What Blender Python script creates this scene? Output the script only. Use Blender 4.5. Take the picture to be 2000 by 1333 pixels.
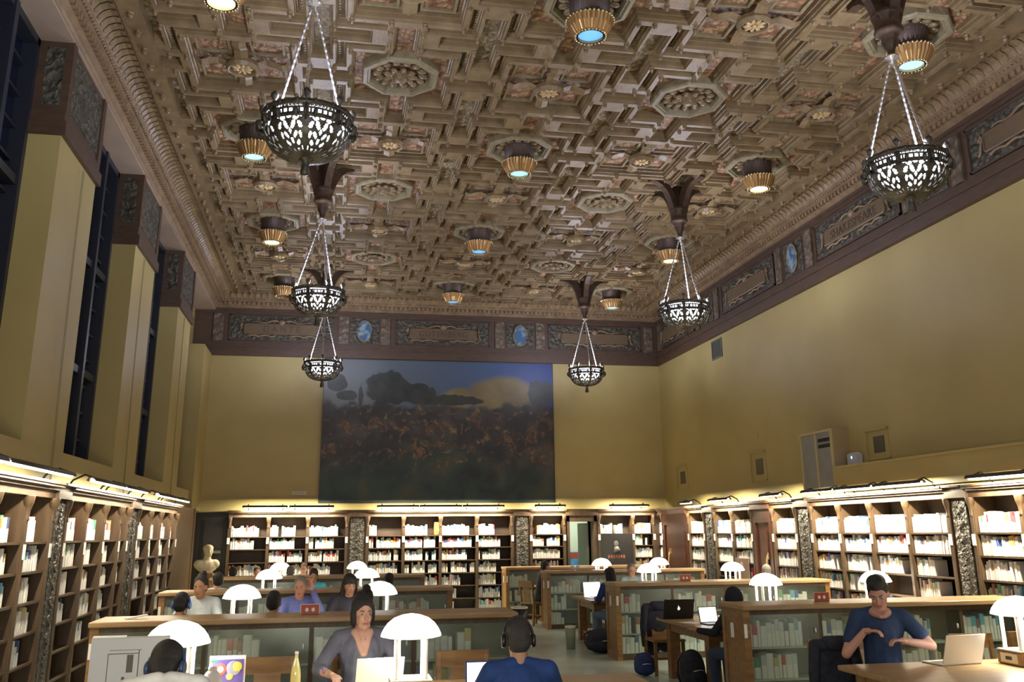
import bpy, math, random
from math import sin, cos, pi, sqrt, atan2, hypot
from mathutils import Vector, Matrix, Euler
random.seed(7)
for o in list(bpy.data.objects): bpy.data.objects.remove(o)
SC = bpy.context.scene
COL = SC.collection

# ------------------------------------------------------------------ camera
F, YAW, PIT, ROL, HC = 1788.9, .1881, .2689, -.0088, 1.915
_fw = Vector((sin(YAW)*cos(PIT), cos(YAW)*cos(PIT), sin(PIT)))
_r0 = Vector((cos(YAW), -sin(YAW), 0)); _u0 = _r0.cross(_fw)
_r = _r0*cos(ROL)+_u0*sin(ROL); _u = -_r0*sin(ROL)+_u0*cos(ROL)
cam = bpy.data.cameras.new('camera'); cam.sensor_width = 36; cam.lens = F/2000*36
cam.shift_y = -(666.5-547.)/2000.; cam.clip_start = .05; cam.clip_end = 200
co = bpy.data.objects.new('camera', cam); COL.objects.link(co)
m = Matrix((( _r.x, _u.x, -_fw.x, 0), (_r.y, _u.y, -_fw.y, 0), (_r.z, _u.z, -_fw.z, HC), (0, 0, 0, 1)))
co.matrix_world = m
SC.camera = co

# ------------------------------------------------------------------ world, exposure
w = bpy.data.worlds.new('night'); SC.world = w; w.use_nodes = True
w.node_tree.nodes['Background'].inputs[0].default_value = (.03, .045, .10, 1)
w.node_tree.nodes['Background'].inputs[1].default_value = .35
SC.view_settings.view_transform = 'Standard'; SC.view_settings.look = 'None'
SC.view_settings.gamma = 1; SC.view_settings.use_curve_mapping = False
SC.view_settings.exposure = 0.12
SC.cycles.max_bounces = 6; SC.cycles.diffuse_bounces = 4; SC.cycles.glossy_bounces = 2
SC.cycles.transmission_bounces = 3; SC.cycles.transparent_max_bounces = 8
SC.cycles.sample_clamp_indirect = 3; SC.cycles.caustics_reflective = False; SC.cycles.caustics_refractive = False
SC.cycles.use_denoising = True

WARM = (1, .80, .52); COOL = (.78, .80, 1.0); BULB = (1, .93, .78)
def light(kind, name, loc, power, color, size=.1, rot=None, **k):
    l = bpy.data.lights.new(name, kind); l.energy = power; l.color = color
    if kind == 'AREA':
        l.shape = k.get('shape', 'RECTANGLE'); l.size = size; l.size_y = k.get('sy', size)
        l.spread = k.get('spread', pi)
    else: l.shadow_soft_size = size
    if kind == 'SPOT': l.spot_size = k.get('angle', 1.2); l.spot_blend = k.get('blend', .6)
    o = bpy.data.objects.new(name, l); COL.objects.link(o); o.location = loc
    if rot: o.rotation_euler = rot
    return o

# ------------------------------------------------------------------ room numbers
XP, XR, D, YF = -3.142, 8.43, 23.28, -5.0          # pier face / right wall / back wall / front wall
XWIN = -3.46                                       # window plane
ZE, ZF, ZR = 6.19, 7.386, 7.717                    # entablature foot, frieze top, ceiling rib plane
X0, DX, Y0, DY = -1.398, 2.0228, 8.992, 2.1129     # coffer grid

# the lights of the rows of fittings behind the camera that the photo does not show
for y in (.8, -3.5):
    for x in (-.387, 5.682): light('POINT', 'far_pendant_light', (x, y, 5.7), 150, COOL, .3)
for x, p in ((-1.05, 200), (.60, 24), (5.95, 26)): light('POINT', 'near_table_lamp_light', (x, 2.45, 1.35), p, BULB, .2)

# ------------------------------------------------------------------ materials
MATS = {}
def mat(name, col, rough=.6, metal=0, col2=None, nscale=8, bump=0, bscale=40, emit=0, ecol=None, kind='noise', stretch=(1, 1, 1), spec=None, contrast=(.35, .65), sheen=0):
    if name in MATS: return MATS[name]
    M = bpy.data.materials.new(name); M.use_nodes = True; t = M.node_tree; b = t.nodes['Principled BSDF']
    b.inputs['Base Color'].default_value = (*col, 1); b.inputs['Roughness'].default_value = rough
    b.inputs['Metallic'].default_value = metal
    if spec is not None: b.inputs['Specular IOR Level'].default_value = spec
    if emit:
        b.inputs['Emission Color'].default_value = (*(ecol or col), 1); b.inputs['Emission Strength'].default_value = emit
    tc = t.nodes.new('ShaderNodeTexCoord'); mp = t.nodes.new('ShaderNodeMapping')
    mp.inputs['Scale'].default_value = stretch; t.links.new(tc.outputs['Object'], mp.inputs[0])
    if col2 is not None:
        n = t.nodes.new('ShaderNodeTexVoronoi' if kind == 'voronoi' else 'ShaderNodeTexNoise'); n.inputs['Scale'].default_value = nscale
        if kind != 'voronoi': n.inputs['Detail'].default_value = 5
        t.links.new(mp.outputs[0], n.inputs[0])
        r = t.nodes.new('ShaderNodeValToRGB'); r.color_ramp.elements[0].position = contrast[0]; r.color_ramp.elements[1].position = contrast[1]
        r.color_ramp.elements[0].color = (*col, 1); r.color_ramp.elements[1].color = (*col2, 1)
        t.links.new(n.outputs[0], r.inputs[0]); t.links.new(r.outputs[0], b.inputs['Base Color'])
    if bump:
        n2 = t.nodes.new('ShaderNodeTexNoise'); n2.inputs['Scale'].default_value = bscale; n2.inputs['Detail'].default_value = 3
        t.links.new(mp.outputs[0], n2.inputs[0])
        bp = t.nodes.new('ShaderNodeBump'); bp.inputs['Strength'].default_value = bump; bp.inputs['Distance'].default_value = .03
        t.links.new(n2.outputs[0], bp.inputs['Height']); t.links.new(bp.outputs[0], b.inputs['Normal'])
    MATS[name] = M
    return M
def carved(name, c1, c2, c3, scale=14, bump=1.0, rough=.5, metal=.0):
    M = bpy.data.materials.new(name); M.use_nodes = True; t = M.node_tree; b = t.nodes['Principled BSDF']
    b.inputs['Roughness'].default_value = rough; b.inputs['Metallic'].default_value = metal
    tc = t.nodes.new('ShaderNodeTexCoord')
    v = t.nodes.new('ShaderNodeTexVoronoi'); v.inputs['Scale'].default_value = scale; v.feature = 'SMOOTH_F1'
    n = t.nodes.new('ShaderNodeTexNoise'); n.inputs['Scale'].default_value = scale*.45; n.inputs['Distortion'].default_value = 1.5
    n.inputs['Detail'].default_value = 3
    t.links.new(tc.outputs['Object'], n.inputs[0])
    add = t.nodes.new('ShaderNodeVectorMath'); add.operation = 'MULTIPLY_ADD'; add.inputs[1].default_value = (.12, .12, .12)
    t.links.new(n.outputs['Color'], add.inputs[0]); t.links.new(tc.outputs['Object'], add.inputs[2]); t.links.new(add.outputs[0], v.inputs[0])
    r = t.nodes.new('ShaderNodeValToRGB'); e = r.color_ramp.elements
    e[0].position = .12; e[0].color = (*c2, 1); e[1].position = .6; e[1].color = (*c1, 1)
    k = e.new(.35); k.color = (*c3, 1)
    t.links.new(v.outputs['Distance'], r.inputs[0]); t.links.new(r.outputs[0], b.inputs['Base Color'])
    bp = t.nodes.new('ShaderNodeBump'); bp.inputs['Strength'].default_value = bump; bp.inputs['Distance'].default_value = .05; bp.invert = True
    t.links.new(v.outputs['Distance'], bp.inputs['Height']); t.links.new(bp.outputs[0], b.inputs['Normal'])
    MATS[name] = M
    return M

M_wall = mat('wall_plaster', (.425, .345, .138), .5, col2=(.455, .375, .155), nscale=1.2, bump=.05, bscale=60)
M_soff = mat('soffit_plaster', (.42, .33, .25), .7, col2=(.36, .29, .24), nscale=2)
M_floor = mat('floor_stone', (.40, .47, .41), .25, col2=(.50, .56, .49), nscale=1.6, spec=.5)
M_wood = mat('oak_wood', (.30, .165, .06), .38, col2=(.20, .10, .035), nscale=3, stretch=(1, 6, 6), bump=.05)
M_oak = mat('light_oak_top', (.42, .28, .14), .34, col2=(.33, .20, .09), nscale=2.5, stretch=(1.2, 8, 8))
M_case = mat('bookcase_wood', (.088, .055, .029), .45, col2=(.056, .034, .019), nscale=3, stretch=(5, 5, 1), bump=.08)
M_back = mat('bookcase_back_wood', (.06, .040, .028), .6, col2=(.04, .027, .02), nscale=4)
M_dark = carved('carved_dark_wood', (.035, .032, .026), (.085, .075, .055), (.05, .046, .034), 22, 1.0, .5)
M_door = mat('mahogany_door', (.075, .024, .012), .35, col2=(.045, .015, .009), nscale=3, stretch=(6, 6, 1))
M_brass = mat('brass', (.65, .45, .16), .3, 1)
M_gold = mat('ceiling_gilt_wood', (.275, .200, .105), .38, col2=(.165, .115, .058), nscale=5, bump=.25, bscale=45, contrast=(.3, .7))
M_red = carved('ceiling_red_panel', (.17, .085, .048), (.54, .38, .22), (.32, .18, .10), 13, 1.0, .5)
M_grn = carved('ceiling_ornament_panel', (.16, .14, .085), (.48, .38, .24), (.30, .235, .14), 16, 1.0, .5)
M_brn = mat('ceiling_sunk_panel', (.17, .12, .065), .6, col2=(.29, .21, .115), nscale=30, bump=.6, bscale=60)
M_pale = mat('ceiling_pale_frame', (.30, .265, .165), .5, col2=(.22, .18, .10), nscale=9, bump=.3, bscale=30)
M_entab = mat('entablature_wood', (.095, .055, .033), .5, col2=(.068, .040, .025), nscale=5, stretch=(1, 1, 4), bump=.15)
M_friez = carved('painted_frieze_relief', (.05, .042, .032), (.155, .125, .085), (.065, .07, .05), 13, 1.0, .5)
M_plate = mat('name_plate', (.15, .105, .06), .5, col2=(.13, .09, .05), nscale=8)
M_plate_txt = mat('name_letters', (.085, .05, .035), .6)
M_oval = mat('blue_medallion', (.05, .13, .25), .4, col2=(.26, .36, .40), nscale=7, contrast=(.45, .6))
M_ovalw = mat('pale_medallion', (.20, .23, .22), .4, col2=(.30, .33, .31), nscale=7)
M_corn = mat('cornice_gilt_wood', (.30, .21, .12), .5, col2=(.21, .14, .08), nscale=6, bump=.3, bscale=50)
M_iron = mat('wrought_iron', (.07, .066, .055), .42, .6, col2=(.13, .12, .10), nscale=20)
M_bracket = mat('bronze_bracket', (.055, .032, .022), .45, .3, col2=(.09, .055, .035), nscale=12)
M_chain = mat('silvery_twisted_rod', (.85, .85, .88), .22, .9)
M_bowl = mat('glowing_glass_bowl', (.9, .92, 1), .3, emit=5, ecol=(.86, .88, 1))
M_drum = mat('bronze_drum', (.075, .05, .04), .5, .4, stretch=(1, 1, .1), bump=.4, bscale=30)
M_flute = mat('gilt_fluting', (.42, .25, .10), .38, .7)
M_bead = mat('gilt_beads', (.85, .72, .42), .25, .9)
M_lensb = mat('blue_lens', (.2, .5, 1), .3, emit=.85, ecol=(.13, .45, 1.0))
M_lensw = mat('white_lens', (1, 1, 1), .3, emit=4, ecol=(.9, .97, 1))
M_lensd = mat('unlit_lens', (.05, .05, .05), .2)
M_shade = mat('lamp_shade_glass', (1, .99, .93), .4, emit=4.5, ecol=(1, .98, .90))
M_post = mat('white_enamel', (.9, .88, .8), .35)
M_tube = mat('fluorescent_tube', (1, .93, .8), .4, emit=9, ecol=(1, .90, .72))
M_black = mat('black_plastic', (.012, .012, .014), .35)
M_rub = mat('black_fabric', (.012, .013, .022), .85, col2=(.025, .026, .04), nscale=18)
M_navy = mat('navy_fabric', (.02, .035, .12), .85, col2=(.03, .05, .15), nscale=14)
M_alu = mat('brushed_aluminium', (.78, .76, .70), .35, .35)
M_scr = mat('lit_screen', (.9, .95, 1), .3, emit=2.2, ecol=(.93, .97, 1))
M_paper = mat('white_paper', (.85, .85, .82), .6)
M_night = mat('night_glass', (.008, .013, .03), .08, spec=.6)
M_winfr = mat('window_frame_paint', (.018, .022, .034), .45)
M_glass = None
def glassmat():
    M = bpy.data.materials.new('case_glass'); M.use_nodes = True; t = M.node_tree
    t.nodes.remove(t.nodes['Principled BSDF']); out = t.nodes['Material Output']
    a = t.nodes.new('ShaderNodeBsdfTransparent'); a.inputs[0].default_value = (.92, .95, .92, 1)
    g = t.nodes.new('ShaderNodeBsdfGlossy'); g.inputs['Roughness'].default_value = .3; g.inputs[0].default_value = (.75, .85, .8, 1)
    mx = t.nodes.new('ShaderNodeMixShader'); mx.inputs[0].default_value = .13
    t.links.new(a.outputs[0], mx.inputs[1]); t.links.new(g.outputs[0], mx.inputs[2]); t.links.new(mx.outputs[0], out.inputs[0])
    return M
M_glass = glassmat()

# ------------------------------------------------------------------ mesh builder
class MB:
    def __init__(s): s.v = []; s.f = []; s.mi = []; s.sm = []
    def add(s, vs, fs, mi=0, smooth=False, M=None):
        n = len(s.v)
        if M is not None: vs = [tuple(M @ Vector(p)) for p in vs]
        s.v.extend(vs)
        for f in fs: s.f.append(tuple(i+n for i in f)); s.mi.append(mi); s.sm.append(smooth)
    def box(s, x0, x1, y0, y1, z0, z1, mi=0, M=None):
        v = [(x0, y0, z0), (x1, y0, z0), (x1, y1, z0), (x0, y1, z0), (x0, y0, z1), (x1, y0, z1), (x1, y1, z1), (x0, y1, z1)]
        s.add(v, [(0, 3, 2, 1), (4, 5, 6, 7), (0, 1, 5, 4), (1, 2, 6, 5), (2, 3, 7, 6), (3, 0, 4, 7)], mi, False, M)
    def bev(s, x0, x1, y0, y1, z0, z1, b=.01, mi=0, M=None):
        # chamfered box: three stacked rings
        pts = []
        for z, i in ((z0, b), (z0+b, 0), (z1-b, 0), (z1, b)):
            pts.append([(x0+i, y0+i, z), (x1-i, y0+i, z), (x1-i, y1-i, z), (x0+i, y1-i, z)])
        s.loft(pts, mi, False, M)
    def loft(s, rings, mi=0, smooth=True, M=None, cap=True):
        n = len(rings[0]); vs = [p for r in rings for p in r]; fs = []
        for a in range(len(rings)-1):
            for i in range(n):
                j = (i+1) % n
                fs.append((a*n+i, a*n+j, (a+1)*n+j, (a+1)*n+i))
        s.add(vs, fs, mi, smooth, M)
        if cap:
            k = len(s.v)-len(vs)
            s.f.append(tuple(k+i for i in reversed(range(n)))); s.mi.append(mi); s.sm.append(False)
            s.f.append(tuple(k+(len(rings)-1)*n+i for i in range(n))); s.mi.append(mi); s.sm.append(False)
    def lathe(s, prof, c=(0, 0, 0), n=20, mi=0, smooth=True, M=None, cap=True, mod=None):
        rings = []
        for (r, z) in prof:
            rings.append([(c[0]+(r*(mod(i, r, z) if mod else 1))*cos(2*pi*i/n), c[1]+(r*(mod(i, r, z) if mod else 1))*sin(2*pi*i/n), c[2]+z) for i in range(n)])
        s.loft(rings, mi, smooth, M, cap)
    def tube(s, pts, rad, n=8, mi=0, smooth=True, M=None):
        rings = []; N = len(pts)
        for i, p in enumerate(pts):
            p = Vector(p); a = Vector(pts[max(i-1, 0)]); b = Vector(pts[min(i+1, N-1)])
            d = (b-a).normalized(); up = Vector((0, 0, 1)) if abs(d.z) < .95 else Vector((1, 0, 0))
            e = d.cross(up).normalized(); g = e.cross(d)
            r = rad[i] if isinstance(rad, (list, tuple)) else rad
            rings.append([tuple(p+e*r*cos(2*pi*k/n)+g*r*sin(2*pi*k/n)) for k in range(n)])
        s.loft(rings, mi, smooth, M)
    def ell(s, c, r, nu=14, nv=9, mi=0, M=None, rot=None):
        R = Euler(rot).to_matrix() if rot else None
        vs = []; fs = []
        for j in range(1, nv):
            t = pi*j/nv
            for i in range(nu):
                p = Vector((r[0]*sin(t)*cos(2*pi*i/nu), r[1]*sin(t)*sin(2*pi*i/nu), r[2]*cos(t)))
                if R: p = R @ p
                vs.append((c[0]+p.x, c[1]+p.y, c[2]+p.z))
        for sg in (1, -1):
            p = Vector((0, 0, r[2]*sg))
            if R: p = R @ p
            vs.append((c[0]+p.x, c[1]+p.y, c[2]+p.z))
        T = (nv-1)*nu; B = T+1
        for j in range(nv-2):
            for i in range(nu):
                k = (i+1) % nu; fs.append((j*nu+i, (j+1)*nu+i, (j+1)*nu+k, j*nu+k))
        for i in range(nu):
            k = (i+1) % nu; fs.append((T, i, k)); fs.append((B, (nv-2)*nu+k, (nv-2)*nu+i))
        s.add(vs, fs, mi, True, M)
    def cap(s, p0, p1, r0, r1, n=12, mi=0, M=None):
        p0 = Vector(p0); p1 = Vector(p1); d = (p1-p0); L = d.length; d = d/L if L else Vector((0, 0, 1))
        pts = []; rr = []
        for t in (-.95, -.7, -.35): pts.append(p0+d*r0*t); rr.append(r0*sqrt(max(0, 1-t*t)))
        for t in (0, .5, 1): pts.append(p0+d*L*t); rr.append(r0+(r1-r0)*t)
        for t in (.35, .7, .95): pts.append(p1+d*r1*t); rr.append(r1*sqrt(max(0, 1-t*t)))
        s.tube([tuple(p) for p in pts], rr, n, mi, True, M)
    def build(s, name, mats, parent=None, M=None, remesh=None, smooth_it=0):
        me = bpy.data.meshes.new(name)
        if M is not None: s.v = [tuple(M @ Vector(p)) for p in s.v]
        me.from_pydata(s.v, [], s.f)
        if not isinstance(mats, (list, tuple)): mats = [mats]
        for x in mats: me.materials.append(x)
        me.polygons.foreach_set('material_index', s.mi)
        me.polygons.foreach_set('use_smooth', s.sm); me.update()
        o = bpy.data.objects.new(name, me); COL.objects.link(o)
        if parent is not None: o.parent = parent
        if remesh:
            r = o.modifiers.new('r', 'REMESH'); r.mode = 'VOXEL'; r.voxel_size = remesh; r.use_smooth_shade = True
            if smooth_it:
                q = o.modifiers.new('s', 'SMOOTH'); q.factor = .5; q.iterations = smooth_it
        return o
def tag(o, label=None, cat=None, group=None, kind=None):
    if label: o['label'] = label
    if cat: o['category'] = cat
    if group: o['group'] = group
    if kind: o['kind'] = kind
    return o
def thing(name, label, cat, loc=(0, 0, 0), rz=0, group=None, scale=1):
    o = bpy.data.objects.new(name, None); COL.objects.link(o); o.location = loc; o.rotation_euler = (0, 0, rz); o.scale = (scale,)*3
    return tag(o, label, cat, group)
def kids(o): return [c for c in bpy.data.objects if c.parent == o]
def copy_tree(o, parent=None, ch=None):
    c = o.copy(); COL.objects.link(c)
    if parent: c.parent = parent
    for k in kids(o): copy_tree(k, c)
    return c
def dup(o, label, loc, rz=0, group=None, scale=None):
    c = copy_tree(o); c.location = loc; c.rotation_euler = (0, 0, rz); c['label'] = label
    if group: c['group'] = group
    if scale: c.scale = (scale,)*3
    return c
ORD = ['first', 'second', 'third', 'fourth', 'fifth', 'sixth', 'seventh', 'eighth']

# ------------------------------------------------------------------ floor and walls
def struct(name, mb, mats, parent=None):
    o = mb.build(name, mats, parent)
    if parent is None: o['kind'] = 'structure'
    return o
b = MB(); b.box(XWIN-.6, XR+.3, YF-.3, D+2.6, -.2, 0); struct('floor', b, M_floor)
b = MB(); b.box(XWIN-.6, XR+.3, YF-.3, D+.3, ZR+.42, ZR+.6)
b.box(XWIN-.6, XR+.3, YF-.3, 1.6, ZR+.02, ZR+.42)
CEIL = struct('ceiling', b, M_gold)
b = MB(); b.box(XR, XR+.3, YF, D+.3, 0, ZR+.4); struct('wall_right', b, M_wall)
b = MB(); b.box(XWIN-.6, XR+.3, YF-.3, YF, 0, ZR+.4); struct('wall_front', b, M_wall)
# back wall with the doorway
DX0, DX1, DZ = 5.77, 6.40, 2.16
b = MB(); b.box(XWIN-.6, -3.60, D, D+.3, 0, ZR+.4); b.box(-3.6, DX0, D, D+.3, 0, ZR+.4); b.box(DX0, DX1, D, D+.3, DZ, ZR+.4); b.box(DX1, XR+.3, D, D+.3, 0, ZR+.4)
struct('wall_back', b, M_wall)
b = MB(); b.box(-.2, XR, D-.02, D, 2.72, 2.76); b.box(-3.5, -.45, D-.02, D, 2.72, 2.76); struct('trim_1', b, M_wall)
# left wall: low wall under the windows, piers, outer wall
PIERS = [(2.0, 3.5), (6.05, 7.60), (10.10, 11.64), (14.15, 15.70), (18.20, 19.80)]
b = MB(); b.box(XWIN-.35, XP-.02, YF, 21.3, 0, 2.60); b.box(XWIN-.4, XWIN-.15, 21.3, D, 0, ZR)
for (a, c) in PIERS: b.box(XWIN-.3, XP, a, c, 2.6, ZE+.02)
b.box(XWIN-.4, -3.13, 21.95, D, 2.46, ZE+.02)                # corner pilaster
b.box(XWIN-.4, XWIN-.3, YF, D, 2.6, ZR+.4)                 # dark outer leaf behind the windows
struct('wall_left', b, M_wall)
b = MB(); b.box(XWIN-.3, XP+.03, YF, 21.25, 2.60, 2.845); b.box(XWIN-.3, XP+.015, YF, 21.25, 2.46, 2.60); struct('trim_2', b, M_wall)
# soffit over the windows
b = MB(); b.box(XWIN-.35, XP+.02, YF, D, 7.33, 7.62); struct('trim_3', b, M_soff)
# entablature blocks on piers (left), running entablature back and right
def entab(name, x0, x1, y0, y1, nrm):
    b = MB()
    if nrm == 'x+':   # left piers: faces +x ; box from wall to x
        b.box(x0, x1+.05, y0-.04, y1+.04, ZE, ZE+.16); b.box(x0, x1+.02, y0-.02, y1+.02, ZE+.16, ZE+.28); b.box(x0, x1, y0, y1, ZE+.28, 7.34)
        b.box(x0, x1+.025, y0-.01, y0+.12, ZE+.28, 7.34); b.box(x0, x1+.025, y1-.12, y1+.01, ZE+.28, 7.34)
    return b
for i, (a, c) in enumerate(PIERS):
    o = struct('trim_%d' % (10+i), entab('e', XWIN-.3, XP, a, c, 'x+'), M_entab)
    r = MB(); r.box(XP-.01, XP+.012, a+.16, c-.16, ZE+.36, 7.26); r.box(XWIN+.06, XP-.06, a-.012, a, ZE+.36, 7.26); struct('relief_panel', r, M_friez, o)
b = MB()
def band(b, p0, p1, dz0, dz1):
    b.box(XP-.45, XR, D-p0, D, dz0, dz1); b.box(XR-p0, XR, YF, D-p0, dz0, dz1)
band(b, .09, 0, ZE, ZE+.12); band(b, .07, 0, ZE+.12, ZE+.2); band(b, .10, 0, ZE+.2, ZE+.24); band(b, .05, 0, ZE+.24, ZE+.34); band(b, .03, 0, ZE+.34, ZF)
band(b, .05, 0, ZF-.12, ZF-.06); band(b, .08, 0, ZF-.06, ZF)
ENT = struct('trim_4', b, M_entab)
zp0, zp1 = ZE+.39, ZF-.16
# frieze panels, name plates, medallions
def frieze_panel(side, c, half, text, i):
    r = MB(); f = MB()
    if side == 'b':
        r.box(c-half, c+half, D-.045, D-.02, zp0, zp1)
        for (xa, xb, za, zb) in ((c-half, c+half, zp0, zp0+.03), (c-half, c+half, zp1-.03, zp1), (c-half, c-half+.03, zp0, zp1), (c+half-.03, c+half, zp0, zp1)): f.box(xa, xb, D-.065, D-.02, za, zb)
    else:
        r.box(XR-.045, XR-.02, c-half, c+half, zp0, zp1)
        for (xa, xb, za, zb) in ((c-half, c+half, zp0, zp0+.03), (c-half, c+half, zp1-.03, zp1), (c-half, c-half+.03, zp0, zp1), (c+half-.03, c+half, zp0, zp1)): f.box(XR-.065, XR-.02, xa, xb, za, zb)
    struct('relief_panel', r, M_friez, ENT); struct('panel_frame', f, M_entab, ENT)
    # plate with rounded ends and scroll above
    hz, hx, zc = .115, half-.37, (zp0+zp1)/2-.02
    p = MB(); pts = []
    for a in range(0, 5): t = pi/2*a/4; pts.append((hx-.06+.06*sin(t), hz-.06+.06*cos(t)))
    full = [(x, z) for x, z in pts] + [(x, -z) for x, z in reversed(pts)] + [(-x, -z) for x, z in pts] + [(-x, z) for x, z in reversed(pts)]
    def P(x, z, d):
        return (c+x, D-d, zc+z) if side == 'b' else (XR-d, c-x, zc+z)
    rings = [[P(x*k, z*k2, d) for x, z in full] for k, k2, d in ((1.03, 1.22, .04), (1.03, 1.22, .085), (1.0, 1.06, .095), (1, 1, .08))]
    p.loft(rings, 0, False); pl = struct('name_plate', p, M_plate, ENT)
    s = MB()
    for sg in (-1, 1):
        q = []
        for k in range(14): t = k/13; q.append(P(sg*(.08+.62*t)*half/1.2, hz+.035+.05*(1-t)+.025*sin(t*9), .07))
        s.tube(q, [.026*(1-.6*k/13) for k in range(14)], 6)
        q = [P(sg*(hx+.10+.05*cos(t*.7)), .16*sin(t*.7-2.1)*.9, .07) for t in range(8)]; s.tube(q, .018, 6)
        q = [P(sg*(.15+.1*k), -hz-.06-.02*sin(k*2), .07) for k in range(8)]; s.tube(q, .022, 6)
    s.ell(P(0, hz+.06, .07), (.09, .05, .07) if side == 'b' else (.05, .09, .07))
    struct('scroll_ornament', s, M_corn, ENT)
    if text:
        cu = bpy.data.curves.new('lettering', 'FONT'); cu.body = text; cu.size = .21; cu.align_x = 'CENTER'; cu.align_y = 'CENTER'; cu.extrude = .004
        cu.space_character = 1.1 if len(text) > 8 else 1.5
        o = bpy.data.objects.new('lettering', cu); COL.objects.link(o); cu.materials.append(M_plate_txt)
        o.location = P(0, -.01, .084); o.rotation_euler = (pi/2, 0, 0) if side == 'b' else (pi/2, 0, -pi/2)
        o.parent = ENT
def medallion(side, c, m, i):
    r = MB(); r.box(*((c-.36, c+.36, D-.045, D-.02, zp0, zp1) if side == 'b' else (XR-.045, XR-.02, c-.36, c+.36, zp0, zp1)))
    struct('relief_panel', r, M_friez, ENT)
    zc = (zp0+zp1)/2; p = MB(); fr = MB()
    def P(x, z, d): return (c+x, D-d, zc+z) if side == 'b' else (XR-d, c-x, zc+z)
    n = 24
    p.loft([[P(.17*cos(2*pi*k/n), .255*sin(2*pi*k/n), d) for k in range(n)] for d in (.04, .075)], 0, False)
    fr.tube([P(.185*cos(2*pi*k/n), .27*sin(2*pi*k/n), .07) for k in range(n+1)], .02, 6)
    struct('medallion', p, m, ENT); struct('medallion_ring', fr, M_corn, ENT)
frieze_panel('b', -1.487, 1.275, 'DANTE', 0); frieze_panel('b', 2.595, 1.22, 'GUTENBERG', 1); frieze_panel('b', 6.66, 1.27, '', 2)
for c, mm in ((.573, M_oval), (4.624, M_oval)): medallion('b', c, mm, 0)
for c, t in ((17.5, ''), (13.27, 'SHAKESPEARE'), (9.05, ''), (21.75, '')): frieze_panel('r', c, 1.29, t, 3)
for c, mm in ((19.68, M_ovalw), (15.42, M_oval), (11.2, M_oval)): medallion('r', c, mm, 1)
# little pilasters between the panels
r = MB()
for x in (-3.02, .05, 1.10, 4.08, 5.17, 8.15): r.box(x-.12, x+.12, D-.07, D-.02, ZE+.36, ZF-.13)
for y in (22.95, 20.25, 19.1, 16.0, 14.8, 11.78, 10.6, 7.5): r.box(XR-.07, XR-.02, y-.12, y+.12, ZE+.36, ZF-.13)
struct('frieze_pilasters', r, carved('pilaster_relief', (.10, .075, .05), (.20, .16, .11), (.13, .10, .07), 9, .8), ENT)

# windows between the piers
gaps = [(YF, 2.0)] + [(PIERS[i][1], PIERS[i+1][0]) for i in range(4)] + [(19.80, 21.95)]
for i, (a, c) in enumerate(gaps):
    g = MB(); g.box(XWIN-.20, XWIN-.18, a, c, 2.84, 7.34)
    f = MB()
    f.box(XWIN-.24, XWIN-.02, a, a+.09, 2.84, 7.34); f.box(XWIN-.24, XWIN-.02, c-.09, c, 2.84, 7.34)
    f.box(XWIN-.24, XWIN-.02, a, c, 2.84, 2.94); f.box(XWIN-.24, XWIN-.02, a, c, 7.24, 7.34)
    for k in range(1, 3): y = a+(c-a)*k/3; f.box(XWIN-.22, XWIN+.0, y-.05, y+.05, 2.84, 7.34)
    for k in range(1, 12): z = 2.84+4.5*k/12; f.box(XWIN-.21, XWIN-.12, a, c, z-.018, z+.018)
    for z in (4.1, 5.6): f.box(XWIN-.23, XWIN-.04, a, c, z-.05, z+.05)
    o = struct('window_%d' % (i+1), f, M_winfr); struct('window_pane', g, M_night, o)

# ------------------------------------------------------------------ cornice sweep under the ceiling
def sweep(b, prof, mi=0):
    ring = []
    for (o, z) in prof: ring.append([(XP+o, YF, z), (XP+o, D-o, z), (XR-o, D-o, z), (XR-o, YF, z)])
    for i in range(len(ring)-1):
        for k in range(3): b.add([ring[i][k], ring[i][k+1], ring[i+1][k+1], ring[i+1][k]], [(0, 1, 2, 3)], mi)
b = MB()
prof = [(-.05, ZF-.02), (.03, ZF-.02), (.05, ZF+.02), (.05, ZF+.06), (.10, ZF+.08), (.10, ZF+.155), (.17, ZF+.165), (.17, ZF+.20), (.22, ZF+.225), (.22, ZF+.25), (.25, ZF+.27),
        (.31, ZF+.345), (.38, ZF+.38), (.46, ZF+.37), (.47, ZF+.33), (.52, ZF+.32), (.52, ZF+.45)]
sweep(b, prof)
CORN = struct('trim_5', b, M_corn)
d = MB()
def along(step, fn):
    y = 1.5
    while y < D-.25: fn('l', y); fn('r', y); y += step
    x = XP+.25
    while x < XR-.25: fn('b', x); x += step
def dent(s, t):
    h = .036
    if s == 'l': d.box(XP+.09, XP+.155, t-h, t+h, ZF+.09, ZF+.155)
    if s == 'r': d.box(XR-.155, XR-.09, t-h, t+h, ZF+.09, ZF+.155)
    if s == 'b': d.box(t-h, t+h, D-.155, D-.09, ZF+.09, ZF+.155)
along(.115, dent); struct('dentil_course', d, M_corn, CORN)
d = MB()
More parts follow.
